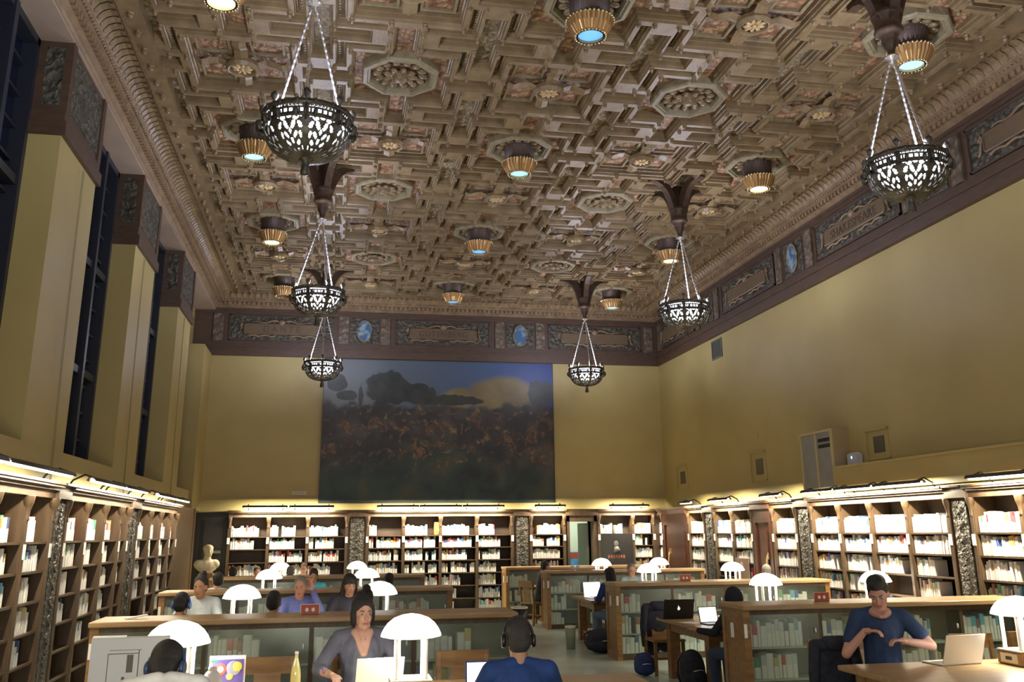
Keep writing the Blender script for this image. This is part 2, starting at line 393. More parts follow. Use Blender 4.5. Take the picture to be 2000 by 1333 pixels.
def leaf(s, t):
    p = [(.25, ZF+.262, .045), (.31, ZF+.322, .062), (.385, ZF+.352, .066), (.46, ZF+.345, .05), (.475, ZF+.30, .02)]
    L = []; Rr = []
    for o, z, h in p:
        for sg, A in ((-1, L), (1, Rr)):
            q = t+sg*h
            A.append((XP+o, q, z) if s == 'l' else (XR-o, q, z) if s == 'r' else (q, D-o, z))
    mid = []
    for o, z, h in p:
        z -= .028; mid.append((XP+o, t, z) if s == 'l' else (XR-o, t, z) if s == 'r' else (t, D-o, z))
    vs = L+mid+Rr; n = len(p); fs = []
    for i in range(n-1): fs += [(i, i+1, n+i+1, n+i), (n+i, n+i+1, 2*n+i+1, 2*n+i)]
    d.add(vs, fs, 0, False)
along(.15, leaf); struct('leaf_moulding', d, M_gold, CORN)
d = MB()
def bead(s, t):
    o, z = .20, ZF+.205
    c = (XP+o, t, z) if s == 'l' else (XR-o, t, z) if s == 'r' else (t, D-o, z)
    d.ell(c, (.02, .02, .02), 6, 4)
along(.075, bead); struct('bead_course', d, M_corn, CORN)

# ------------------------------------------------------------------ coffered ceiling
HX, HY = DX/2, DY/2
def tile_mesh(kind):
    # regions as rectangles in unit tile coordinates, (u0,u1,v0,v1,id)
    R = []
    R.append((-.635, .635, -.635, .635, 1))
    if kind == 'oct':
        R += [(-.15, .15, -1, 1, 1), (-1, 1, -.15, .15, 1)]
    else:
        R += [(-.15, .15, .74, 1, 3), (-.15, .15, -1, -.74, 3), (.74, 1, -.15, .15, 3), (-1, -.74, -.15, .15, 3)]
    for su in (-1, 1):
        for sv in (-1, 1):
            def q(u0, u1, v0, v1, i):
                R.append((min(su*u0, su*u1), max(su*u0, su*u1), min(sv*v0, sv*v1), max(sv*v0, sv*v1), i))
            q(.865, 1, .40, 1, 2); q(.40, 1, .865, 1, 2)
            q(.235, .835, .70, .835, 4); q(.70, .835, .235, .835, 4)
    offs = [0, .008, .018, .024, .040, .048]; hs = [0, .036, .041, .095, .101, .155]
    def axis(H):
        xs = {-1.0, 1.0}
        for r in R:
            for e in (r[0], r[1]) if H == HX else (r[2], r[3]):
                for o in offs:
                    for s in (-1, 1):
                        x = e+s*o/H
                        if -1 <= x <= 1: xs.add(round(x, 5))
        L = sorted(xs); out = [L[0]]
        for x in L[1:]:
            if x-out[-1] > .0012: out.append(x)
        out[-1] = 1.0
        return out
    U, V = axis(HX), axis(HY)
    def rid(u, v):
        if abs(u) > 1 or abs(v) > 1:   # neighbours: mirrored pattern of the other kind of tile
            uu = u-2*(1 if u > 1 else -1 if u < -1 else 0); vv = v-2*(1 if v > 1 else -1 if v < -1 else 0)
            u2, v2 = uu, vv
            if (abs(u) > 1) != (abs(v) > 1):
                # arms run on into the next tile
                if min(abs(u2), abs(v2)) < .15 and max(abs(u2), abs(v2)) > .74: return 1 if kind == 'oct' else 3
                if (abs(u2) > .865 and abs(v2) > .40) or (abs(v2) > .865 and abs(u2) > .40): return 2
                return 0
            return 2 if (abs(u2) > .865 and abs(v2) > .40) or (abs(v2) > .865 and abs(u2) > .40) else 0
        for r in R:
            if r[0] <= u <= r[1] and r[2] <= v <= r[3]: return r[4]
        return 0
    def inside(u, v, t):
        tu, tv = t/HX*.98, t/HY*.98
        for a in (-1, -.5, 0, .5, 1):
            for c in (-1, -.5, 0, .5, 1):
                if rid(u+a*tu, v+c*tv) == 0: return False
        return True
    vs = []; lv = []
    for v in V:
        for u in U:
            k = 0
            if rid(u, v):
                for i in range(1, len(offs)):
                    if inside(u, v, offs[i]): k = i
                    else: break
            lv.append(k); vs.append((u*HX, v*HY, hs[k]))
    b = MB(); fs = []; n = len(U)
    b.v = vs
    for j in range(len(V)-1):
        for i in range(n-1):
            q = [j*n+i, j*n+i+1, (j+1)*n+i+1, (j+1)*n+i]
            k = min(lv[x] for x in q)
            cu, cv = (U[i]+U[i+1])/2, (V[j]+V[j+1])/2
            r = rid(cu, cv); mi = 0
            if k >= 5: mi = {1: 1, 2: 2, 3: 1, 4: 3}.get(r, 0)
            b.f.append((q[3], q[2], q[1], q[0])); b.mi.append(mi); b.sm.append(False)
    # dentils along the long side of the L coffers and acorn drops at rib crossings
    for su in (-1, 1):
        for sv in (-1, 1):
            for k in range(9):
                t = .29+k*.055
                b.box(su*t*HX-.014, su*t*HX+.014, sv*.785*HY-.012, sv*.785*HY+.012, .09, .155, 4)
                b.box(su*.785*HX-.012, su*.785*HX+.012, sv*t*HY-.014, sv*t*HY+.014, .09, .155, 4)
            for (a, c) in ((.195, .65), (.195, .85), (.65, .195), (.85, .195), (.845, .845), (.65, .65)):
                b.lathe([(.012, -.062), (.024, -.046), (.030, -.026), (.021, -.010), (.036, -.004), (.036, .006)], (su*a*HX, sv*c*HY, 0), 8, 4)
    if kind == 'sq':   # blue-grey cross frame inside the square
        for s in (-1, 1):
            for s2 in (-1, 1):
                x0, x1, y0, y1 = .12, .54, .12, .54
                X = sorted((s*x0*HX, s*x1*HX)); Y = sorted((s2*y0*HY, s2*y1*HY))
                b.box(X[0], X[1], Y[0], Y[0]+.035, .12, .158, 5); b.box(X[0], X[1], Y[1]-.035, Y[1], .12, .158, 5)
                b.box(X[0], X[0]+.035, Y[0]+.035, Y[1]-.035, .12, .158, 5); b.box(X[1]-.035, X[1], Y[0]+.035, Y[1]-.035, .12, .158, 5)
    return b
M_tmats = [M_gold, M_red, M_grn, M_brn, M_gold, M_pale]
def ribbon_cross(b):
    for k in range(4):
        a = k*pi/2; c, s = cos(a), sin(a)
        pts = []
        for t, z in ((.13, .0), (.2, .05), (.3, .088), (.42, .065), (.50, .035), (.58, .07)): pts.append((t, z))
        for i in range(len(pts)-1):
            (t0, z0), (t1, z1) = pts[i], pts[i+1]; h = .085
            def Q(t, y, z): return (t*c*1.0-y*s, t*s+y*c, z)
            b.add([Q(t0, -h, z0), Q(t1, -h, z1), Q(t1, 0, z1-.03), Q(t0, 0, z0-.03), Q(t1, h, z1), Q(t0, h, z0)], [(0, 1, 2, 3), (3, 2, 4, 5)], 0)
tiles = {}
for kind in ('oct', 'sq'):
    o = tile_mesh(kind).build('coffer', M_tmats, CEIL)
    r = MB()
    if kind == 'oct':
        n = 8
        def octr(R, z): return [(R*cos(2*pi*(k+.5)/n)*1.0, R*sin(2*pi*(k+.5)/n)*1.03, z) for k in range(n)]
        rings = [octr(R, z) for R, z in ((.54, .158), (.54, .05), (.52, .025), (.47, .018), (.455, .04), (.43, .035), (.41, .095), (.40, .158))]
        r.loft(rings, 1, False, cap=False)
        fl = MB()
        for ring_, N, R, rr, zz in ((0, 14, .30, .075, .06), (1, 9, .17, .06, .03)):
            for k in range(N):
                a = 2*pi*k/N; fl.ell((R*cos(a), R*sin(a), zz+.03), (.075, rr*.75, .035), 8, 5, 0, None, (0, .25, a))
        fl.lathe([(.10, .02), (.11, .05), (.15, .06)], (0, 0, 0), 12, 0, False); fl.ell((0, 0, .02), (.10, .10, .05), 12, 6)
    else:
        ribbon_cross(r)
        r.lathe([(.20, .06), (.21, .0), (.18, -.045), (.165, -.04), (.15, .0)], (0, 0, 0), 16, 1, False, cap=False)
        fl = MB()
        for k in range(9):
            a = 2*pi*k/9; fl.ell((.085*cos(a), .085*sin(a), -.01), (.06, .03, .025), 8, 5, 0, None, (0, 0, a))
        fl.ell((0, 0, -.02), (.035, .035, .03), 8, 5)
    ro = r.build('octagonal_frame' if kind == 'oct' else 'ribbon_cross', [M_gold, M_pale if kind == 'oct' else M_gold], o)
    fo = fl.build('rosette', M_gold if kind == 'oct' else mat('gilt_rosette', (.55, .40, .20), .4, .2), o)
    tiles[kind] = o
used = set()
for i in range(5):
    for j in range(-3, 7):
        kind = 'oct' if (i+j) % 2 == 0 else 'sq'
        o = tiles[kind] if kind not in used else copy_tree(tiles[kind]); used.add(kind)
        o.location = (X0+i*DX, Y0+j*DY, ZR)
# rib frame round the outer edge of the coffers
b = MB()
xa, xb, yb = X0-HX, X0+4.5*DX, Y0+6.5*DY
b.box(XP+.48, xa, YF, D-.45, ZR-.005, ZR+.2); b.box(xb, XR-.48, YF, D-.45, ZR-.005, ZR+.2); b.box(xa, xb, yb, D-.45, ZR-.005, ZR+.2)
for s in (0, 1):
    X = XP+.60 if s == 0 else XR-.60
    y = 2.0
    while y < D-.6:
        b.lathe([(.015, -.07), (.035, -.05), (.04, -.03), (.028, -.012), (.045, -.004), (.045, .01)], (X, y, ZR-.005), 6); y += .42
x = XP+.9
while x < XR-.8:
    b.lathe([(.015, -.07), (.035, -.05), (.04, -.03), (.028, -.012), (.045, -.004), (.045, .01)], (x, D-.52, ZR-.005), 6); x += .42
struct('border_rib', b, M_gold, CEIL)

# ------------------------------------------------------------------ drum downlights
lamp_rows = ['nearest', 'second nearest', 'third nearest', 'farthest']
lens_kind = {(0, 0): 'w', (2, 0): 'b', (4, 0): 'c', (0, 2): 'c', (2, 2): 'c', (4, 2): 'w', (0, 4): 'w', (2, 4): 'b', (4, 4): 'w', (0, 6): 'd', (2, 6): 'b', (4, 6): 'c'}
desc = {0: 'on the window side', 2: 'along the ceiling middle', 4: 'on the right wall side'}
M_lensc = mat('pale_blue_lens', (.5, .85, 1), .3, emit=.95, ecol=(.32, .74, 1.0))
def drum(i, j):
    k = lens_kind[(i, j)]
    nm = {'w': 'white-lit', 'b': 'deep blue-lit', 'c': 'pale blue-lit', 'd': 'unlit'}[k]
    t = thing('ceiling_downlight', '%s drum ceiling light %s, %s row' % (nm, desc[i], lamp_rows[j//2]), 'ceiling light', (X0+i*DX, Y0+j*DY, 7.35), group='drum ceiling lights')
    b = MB(); b.lathe([(.225, .19), (.238, .46), (.25, .48), (.20, .56)], n=28); b.build('drum', M_drum, t)
    b = MB(); b.lathe([(.165, .0), (.19, .015), (.245, .105), (.275, .185), (.24, .205), (.15, .205), (.145, .0)], n=84, cap=False, smooth=False, mod=lambda a, r, z: (1 if a % 3 else .955) if r > .16 else 1); b.build('fluted_ring', M_flute, t)
    b = MB()
    for R, z, N, s in ((.272, .192, 34, .017), (.175, .004, 26, .014), (.245, .465, 30, .013)):
        for q in range(N): b.ell((R*cos(2*pi*q/N), R*sin(2*pi*q/N), z), (s*1.1, s*1.1, s), 6, 4)
    b.build('bead_trim', M_bead, t)
    b = MB(); b.lathe([(.143, .03), (.143, .05)], n=28, smooth=False); b.build('lens', {'w': M_lensw, 'b': M_lensb, 'c': M_lensc, 'd': M_lensd}[k], t)
    if k != 'd':
        light('SPOT', 'downlight_lamp', (X0+i*DX, Y0+j*DY, 7.33), DOWN_P, (1, .93, .78), .12, (0, 0, 0), angle=1.5, blend=.8)
DOWN_P = 55
for i in (0, 2, 4):
    for j in (0, 2, 4, 6): drum(i, j)

# ------------------------------------------------------------------ pendant lanterns
def pendant_parts(t):
    b = MB()   # ceiling bracket: four curved arms and a turned drop
    for k in range(4):
        a = k*pi/2; c, s = cos(a), sin(a); prof = [(.62, 2.15), (.50, 2.145), (.38, 2.10), (.29, 2.02), (.22, 1.90), (.17, 1.76), (.13, 1.62)]
        h = .058
        outer = prof; 
        vs = []
        for (r, z) in prof: vs += [(r*c-h*s, r*s+h*c, z), (r*c+h*s, r*s-h*c, z)]
        top = [(.62, 2.18), (.45, 2.18), (.30, 2.17), (.18, 2.10), (.09, 1.95), (.06, 1.8), (.06, 1.62)]
        for (r, z) in top: vs += [(r*c-h*s, r*s+h*c, z), (r*c+h*s, r*s-h*c, z)]
        n = len(prof); fs = []
        for i in range(n-1):
            fs += [(2*i, 2*i+1, 2*i+3, 2*i+2), (2*n+2*i, 2*n+2*i+2, 2*n+2*i+3, 2*n+2*i+1), (2*i, 2*i+2, 2*n+2*i+2, 2*n+2*i), (2*i+1, 2*n+2*i+1, 2*n+2*i+3, 2*i+3)]
        fs.append((0, 2*n, 2*n+1, 1)); b.add(vs, fs, 0, False)
    b.build('ceiling_bracket', M_bracket, t)
    b = MB(); b.lathe([(.10, 2.15), (.10, 1.78), (.165, 1.76), (.165, 1.70), (.14, 1.68), (.14, 1.55), (.155, 1.53), (.125, 1.50), (.085, 1.46), (.09, 1.41), (.05, 1.33), (.035, 1.27), (.0501, 1.25)], n=18)
    b.build('turned_drop', M_bracket, t)
    b = MB(); b.lathe([(.03, 1.25), (.075, 1.235), (.075, 1.215), (.02, 1.19), (.02, 1.16)], n=14); b.build('chain_hook', M_chain, t)
    for k in range(3):
        a = 2*pi*k/3+.5; b = MB(); pts = []; rr = []; N = 110
        for q in range(N+1):
            f = q/N; R = .03+.345*f; z = 1.17-1.15*f
            pts.append((R*cos(a), R*sin(a), z)); rr.append(.011+.0055*abs(sin(q*.55)))
        b.tube(pts, rr, 6)
        for z in (.02, .06, .10): b.ell((.375*cos(a), .375*sin(a), z), (.02, .02, .022), 8, 5)
        b.build('chain', M_chain, t)
    # pierced bowl
    NU, NV = 288, 64; prof = []
    for v in range(NV+1):
        f = v/NV
        if f < .22: prof.append((.395-.01*f/.22, -.12*f/.22+.02))
        else:
            g = (f-.22)/.78; prof.append((.385*cos(g*pi/2*.93)**.85, -.10-.27*sin(g*pi/2)))
    v_ = []; f_ = []
    for v in range(NV+1):
        for u in range(NU): v_.append((prof[v][0]*cos(2*pi*u/NU), prof[v][0]*sin(2*pi*u/NU), prof[v][1]))
    def inel(x, y, cx, cy, rx, ry, tilt=0):
        dx, dy = x-cx, y-cy; dx, dy = dx+tilt*dy, dy
        return (dx/rx)**2+(dy/ry)**2 < 1
    for v in range(NV):
        for u in range(NU):
            x = abs((u % 36)-17.5)/18.; y = (v+.5)/NV; hole = False   # x 0 centre of section, 1 at the strap
            if .04 < y < .10: hole = (u % 4 > 0) and x < .85
            elif .125 < y < .18: hole = (u % 6 < 4) and x < .85
            else:
                hole = (inel(x, y, .0, .26, .16, .035) or inel(x, y, .42, .275, .19, .05, .6) or inel(x, y, .72, .25, .09, .03)
                        or inel(x, y, .24, .40, .14, .075, 1.2) or inel(x, y, .66, .40, .13, .06, -1.2) or inel(x, y, .0, .50, .09, .05)
                        or inel(x, y, .32, .56, .13, .06, 1.5) or inel(x, y, .68, .56, .10, .06, -.5) or inel(x, y, 0, .66, .12, .06)
                        or inel(x, y, .45, .70, .15, .055, 1) or inel(x, y, .25, .83, .16, .04, .5) or inel(x, y, .72, .80, .08, .05))
            if not hole:
                u2 = (u+1) % NU; f_.append((v*NU+u, v*NU+u2, (v+1)*NU+u2, (v+1)*NU+u))
    b = MB(); b.add(v_, f_, 0, True)
    b.lathe([(.395, .02), (.412, .03), (.412, .0), (.395, -.01)], n=48, cap=False); b.lathe([(.385, -.10), (.402, -.105), (.385, -.12)], n=48, cap=False)
    o = pb = b.build('pierced_bowl', M_iron, t)
    q = o.modifiers.new('t', 'SOLIDIFY'); q.thickness = .012; q.offset = 0
    b = MB(); b.lathe([(.36, -.01), (.345, -.07), (.30, -.13), (.22, -.19), (.12, -.225), (.01, -.235)], n=32, cap=False); b.build('glass_bowl', M_bowl, t)
    for k in range(8):
        a = 2*pi*k/8; b = MB(); b.lathe([(.02, .02), (.014, .05), (.034, .085), (.036, .11), (.018, .135), (.004, .145)], (.40*cos(a), .40*sin(a), 0), 8); b.build('finial', M_iron, pb)
    b = MB()
    for k in range(16):
        a = 2*pi*(k+.5)/16; b.ell((.425*cos(a), .425*sin(a), -.10), (.035, .022, .05), 8, 5, 0, None, (0, .35, a)); b.ell((.41*cos(a), .41*sin(a), .02), (.018, .018, .03), 6, 4)
    for k in range(8):
        a = 2*pi*(k+.0)/8; pts = [((R)*cos(a), (R)*sin(a), z) for R, z in ((.40, .0), (.43, -.04), (.45, -.10), (.43, -.15), (.405, -.14), (.41, -.11))]
        b.tube(pts, .012, 6)
    b.build('scroll_trim', M_iron, t)
    b = MB(); b.lathe([(.05, -.35), (.075, -.365), (.04, -.385), (.03, -.40), (.035, -.44), (.045, -.52), (.012, -.53)], n=12); b.build('bottom_finial', M_iron, t)
PEN = None; PL = {(0, 0): 'nearest of the three on the window side', (0, 1): 'middle of the three on the window side', (0, 2): 'farthest on the window side, before the painting', (1, 0): 'nearest of the three by the right wall', (1, 1): 'middle of the three by the right wall', (1, 2): 'farthest of the three by the right wall'}
for c, x in enumerate((-.387, 5.682)):
    for k, y in enumerate((7.93, 14.27, 20.61)):
        lab = 'pierced iron bowl pendant on twisted chains, ' + PL[(c, k)]
        if PEN is None:
            PEN = thing('pendant_lantern', lab, 'pendant light', (x, y, 5.57), group='pierced bowl pendants'); pendant_parts(PEN)
        else: dup(PEN, lab, (x, y, 5.57), 0 if k != 1 else .4)
        light('POINT', 'pendant_lamp', (x, y, 5.66), 165, COOL, .12)

# ------------------------------------------------------------------ painting and things on the walls
def painting():
    t = thing('painting', 'huge dark landscape painting with blue sky hung high on the back wall', 'painting', (2.546, D-.04, 2.64))
    W, H = 5.84, 3.52
    M = bpy.data.materials.new('oil_painting'); M.use_nodes = True; T = M.node_tree; bs = T.nodes['Principled BSDF']; bs.inputs['Roughness'].default_value = .45
    L = T.links.new; N = T.nodes.new
    tc = N('ShaderNodeTexCoord'); sx = N('ShaderNodeSeparateXYZ'); L(tc.outputs['Object'], sx.inputs[0])
    def val(v): n = N('ShaderNodeValue'); n.outputs[0].default_value = v; return n.outputs[0]
    def mth(op, a, b=None):
        n = N('ShaderNodeMath'); n.operation = op
        for i, q in enumerate((a, b)):
            if q is None: continue
            if isinstance(q, (int, float)): n.inputs[i].default_value = q
            else: L(q, n.inputs[i])
        return n.outputs[0]
    def noise(sc, det=4, dist=0, st=(1, 1, 1)):
        mp = N('ShaderNodeMapping'); mp.inputs['Scale'].default_value = st; L(tc.outputs['Object'], mp.inputs[0])
        n = N('ShaderNodeTexNoise'); n.inputs['Scale'].default_value = sc; n.inputs['Detail'].default_value = det; n.inputs['Distortion'].default_value = dist; L(mp.outputs[0], n.inputs[0]); return n
    def ramp(f, *st):
        r = N('ShaderNodeValToRGB'); e = r.color_ramp.elements
        e[0].position = st[0][0]; e[0].color = (*st[0][1], 1); e[1].position = st[-1][0]; e[1].color = (*st[-1][1], 1)
        for p, c in st[1:-1]: k = e.new(p); k.color = (*c, 1)
        L(f, r.inputs[0]); return r.outputs[0]
    def mix(f, a, b):
        n = N('ShaderNodeMix'); n.data_type = 'RGBA'; L(f, n.inputs[0]); L(a, n.inputs[6]); L(b, n.inputs[7]); return n.outputs[2]
    X, Z = sx.outputs[0], sx.outputs[2]
    u = mth('DIVIDE', X, W); v = mth('DIVIDE', Z, H)
    def soft(x, lo, hi):
        n = N('ShaderNodeMapRange'); n.interpolation_type = 'SMOOTHSTEP'; L(x, n.inputs[0]); n.inputs[1].default_value = lo; n.inputs[2].default_value = hi; return n.outputs[0]
    sky = ramp(u, (0, (.15, .17, .18)), (.3, (.09, .12, .15)), (.7, (.045, .09, .20)), (1, (.012, .035, .20)))
    cl = noise(1.1, 6, .4); n1 = noise(2.6, 8, .2)
    def blob(cx, cz, rx, rz, amp=2.4, nz=n1, w0=.85, w1=1.1):
        dx = mth('DIVIDE', mth('SUBTRACT', X, cx*W), rx); dz = mth('DIVIDE', mth('SUBTRACT', Z, cz*H), rz)
        return soft(mth('ADD', mth('ADD', mth('MULTIPLY', dx, dx), mth('MULTIPLY', dz, dz)), mth('MULTIPLY', mth('SUBTRACT', nz.outputs[0], .5), amp)), w1, w0)
    cf = mth('MAXIMUM', blob(.78, .74, 1.0, .62, 1.4, cl, .5, 1.2), blob(.58, .73, .5, .3, 1.4, cl, .5, 1.2))
    col = mix(cf, sky, ramp(cl.outputs[0], (.3, (.12, .095, .035)), (.7, (.24, .19, .085))))
    tree = blob(.27, .80, .62, .42)
    for a in ((.055, .83, .22, .22), (.40, .76, .55, .26), (.95, .78, .38, .34), (.155, .74, .07, .24), (.10, .74, .30, .12), (.52, .72, .9, .14)): tree = mth('MAXIMUM', tree, blob(*a))
    col = mix(tree, col, ramp(n1.outputs[0], (.3, (.010, .018, .020)), (.7, (.040, .046, .036))))
    hill = soft(mth('SUBTRACT', v, mth('MULTIPLY', mth('SUBTRACT', noise(1.8, 7).outputs[0], .5), .28)), .72, .66)
    n2 = noise(3.0, 6, 1.6); n3 = noise(1.5, 6, .8); n4 = noise(7.5, 4, 1.0)
    base = ramp(n3.outputs[0], (.32, (.008, .011, .017)), (.5, (.028, .026, .024)), (.68, (.060, .058, .055)))
    warm = ramp(n4.outputs[0], (.3, (.045, .022, .012)), (.5, (.12, .062, .03)), (.7, (.22, .17, .10)))
    crowd = mix(mth('MULTIPLY', soft(n2.outputs[0], .52, .62), soft(mth('ABSOLUTE', mth('SUBTRACT', v, .48)), .34, .12)), base, warm)
    crowd = mix(soft(n4.outputs[0], .66, .72), crowd, ramp(n3.outputs[0], (.3, (.10, .10, .10)), (.7, (.22, .19, .14))))
    ground = ramp(n3.outputs[0], (.32, (.007, .013, .016)), (.52, (.016, .040, .036)), (.7, (.05, .055, .03)))
    low = soft(mth('ADD', v, mth('MULTIPLY', mth('SUBTRACT', n3.outputs[0], .5), .6)), .34, .14)
    low2 = mth('MULTIPLY', blob(.52, .22, 1.3, .6, 1.0, n3, .3, 1.3), soft(n2.outputs[0], .60, .52))
    col = mix(hill, col, mix(mth('MAXIMUM', low, low2), crowd, ground))
    L(col, bs.inputs['Base Color'])
    b = MB(); b.box(0, W, -.03, 0, 0, H); o = b.build('canvas', M, t); o.location = (-W/2, 0, 0)
    b = MB()
    for (x0, x1, z0, z1) in ((-W/2-.02, W/2+.02, -.02, 0), (-W/2-.02, W/2+.02, H, H+.02), (-W/2-.02, -W/2, 0, H), (W/2, W/2+.02, 0, H)): b.box(x0, x1, -.045, .0, z0, z1)
    b.build('frame', mat('dark_picture_frame', (.05, .035, .02), .4), t)
painting()
t = thing('plaque', 'small pale plaque on the back wall left of the painting', 'plaque', (-.85, D-.015, 2.87))
b = MB(); b.bev(-.17, .17, -.015, .012, -.05, .05, .004); b.build('plate', mat('pale_plaque', (.55, .53, .42), .5), t)
b = MB()
for k in range(3): b.box(-.13, .13-.03*k, -.0165, -.0145, .02-.022*k, .026-.022*k)
b.build('engraving', mat('engraved_lines', (.25, .22, .16), .6), t)
t = thing('air_vent', 'grey louvred air vent high on the right wall below the cornice', 'vent', (XR, 19.33, 5.9))
b = MB()
for (y0, y1, z0, z1) in ((-.28, .28, -.22, -.19), (-.28, .28, .19, .22), (-.28, -.25, -.19, .19), (.25, .28, -.19, .19)): b.box(-.025, 0, y0, y1, z0, z1)
b.build('frame', mat('vent_paint', (.14, .15, .125), .5), t)
b = MB()
for k in range(12): z = -.175+k*.032; b.add([(-.022, -.25, z), (-.022, .25, z), (-.004, .25, z+.028), (-.004, -.25, z+.028)], [(0, 1, 2, 3)])
b.box(-.004, 0, -.25, .25, -.19, .19); b.build('louvres', mat('vent_paint', (.14, .15, .125), .5), t)
# niche vents, electrical cabinet, access point, small disc
for y0, y1, z0, z1, lab in ((21.6, 22.27, 2.9, 3.46, 'small recessed wall vent nearest the back corner'), (17.32, 17.98, 2.86, 3.455, 'small recessed wall vent between the corner and the grey cabinet'), (13.05, 13.66, 2.97, 3.455, 'small recessed wall vent beside the white wireless box')):
    t = thing('recessed_vent', lab, 'vent', (XR, (y0+y1)/2, (z0+z1)/2), group='recessed vents on the right wall')
    h, g = (y1-y0)/2, (z1-z0)/2; b = MB()
    b.box(-.05, 0, h-.03, h, -g, g); b.box(-.05, 0, -h, h, g-.03, g); b.box(-.012, 0, -h, h, -g, g); b.box(-.03, 0, -h, h, -g, -g+.02)
    b.build('surround', M_wall, t)
    b = MB(); b.box(-.02, -.01, -h*.62, h*.35, -g*.55, g*.5)
    for k in range(8): b.box(-.026, -.018, -h*.62, h*.35, -g*.5+k*g*.13, -g*.5+k*g*.13+.008)
    b.build('grille', mat('grille_paint', (.13, .11, .065), .6), t)
t = thing('display_cabinet', 'tall pale wall cabinet with two grey glazed doors above the right bookcases', 'cabinet', (XR, 14.74, 2.55))
b = MB(); b.box(-.30, 0, -.54, .54, 0, 1.0); b.build('body', mat('cabinet_paint', (.36, .27, .15), .5), t)
b = MB()
for (y0, y1, z0, z1) in ((-.54, .54, .96, 1.0), (-.54, .54, 0, .04), (-.54, -.50, .04, .96), (.50, .54, .04, .96), (-.02, .02, .04, .96)): b.box(-.33, -.30, y0, y1, z0, z1)
b.build('door_frame', mat('cabinet_edge', (.50, .43, .22), .5), t)
for s in (0, 1):
    b = MB(); b.box(-.312, -.302, -.50 if s == 0 else .02, -.02 if s == 0 else .50, .04, .96); b.build('door_panel', mat('grey_door_glass', (.29, .30, .29), .3, col2=(.24, .25, .25), nscale=3), t)
b = MB()
for r_ in range(2):
    for k in range(4): b.box(-.318, -.311, -.46+k*.10, -.375+k*.10, .80-r_*.10, .86-r_*.10)
b.build('dark_switches', M_black, t)
t = thing('wireless_access_point', 'white rounded wireless box with a blue light beside the wall cabinet', 'wireless box', (XR-.02, 13.97, 3.0))
b = MB(); b.bev(-.10, 0, -.15, .15, -.12, .13, .035); b.build('housing', mat('white_plastic', (.62, .60, .66), .4), t)
b = MB(); b.ell((-.10, .01, .05), (.008, .02, .02), 10, 6); b.build('status_light', mat('blue_led', (.1, .5, 1), .3, emit=8, ecol=(.1, .5, 1)), t)
b = MB(); b.box(-.03, .02, -.19, .16, -.20, -.13); b.build('mounting_bracket', mat('bracket_paint', (.13, .11, .07), .6), t)
b = MB(); b.lathe([(.05, 0), (.05, .02), (.03, .03)], n=16); o = b.build('round_sensor', M_wall, None, Matrix.Rotation(-pi/2, 4, 'Y')); o.location = (XR, 17.64, 3.77); tag(o, 'tiny round sensor on the right wall above a recessed vent', 'sensor')
b = MB(); b.box(XR-.34, XR, 2.0, 14.18, 2.50, 2.90); b.box(XR-.36, XR, 2.0, 14.20, 2.88, 2.915); struct('trim_6', b, M_wall)

# ------------------------------------------------------------------ wall bookcases
SH = [.12, .41, .70, .992, 1.284, 1.576, 1.86]
TOPZ, CASD = 2.30, .33
BOOKS = []     # (location, heading, thickness, height, depth, colour index, label, group)
def spine_colour():
    return random.choice([0, 0, 0, 1, 1, 1, 2, 2, 2, 3, 3, 3, 0, 1, 2, 0, 1, 2, 0, 4, 5, 6, 7, 8, 9, 10, 11, 1, 0, 2])  # weighted to the pale cloths, overexposure put into the colour
def fill_shelf(P, hd, a0, a1, z, gap, lab, grp, tmin=.028, tmax=.062, depth=.2, hmax=None):
    """books from a0 to a1 along the case; P(a, d) -> world xy with d the depth behind the front"""
    a = a0
    while a < a1-.03:
        th = random.uniform(tmin, tmax)
        if a+th > a1: break
        h = min(gap-.02, random.uniform(.17, .255) if not hmax else random.uniform(hmax*.72, hmax))
        c = spine_colour()
        x, y = P(a+th/2, .035+random.uniform(0, .015))
        BOOKS.append(((x, y, z+.001), hd, th-.003, h, depth, c, lab, grp)); a += th
        if random.random() < .03: a += random.uniform(.03, .09)
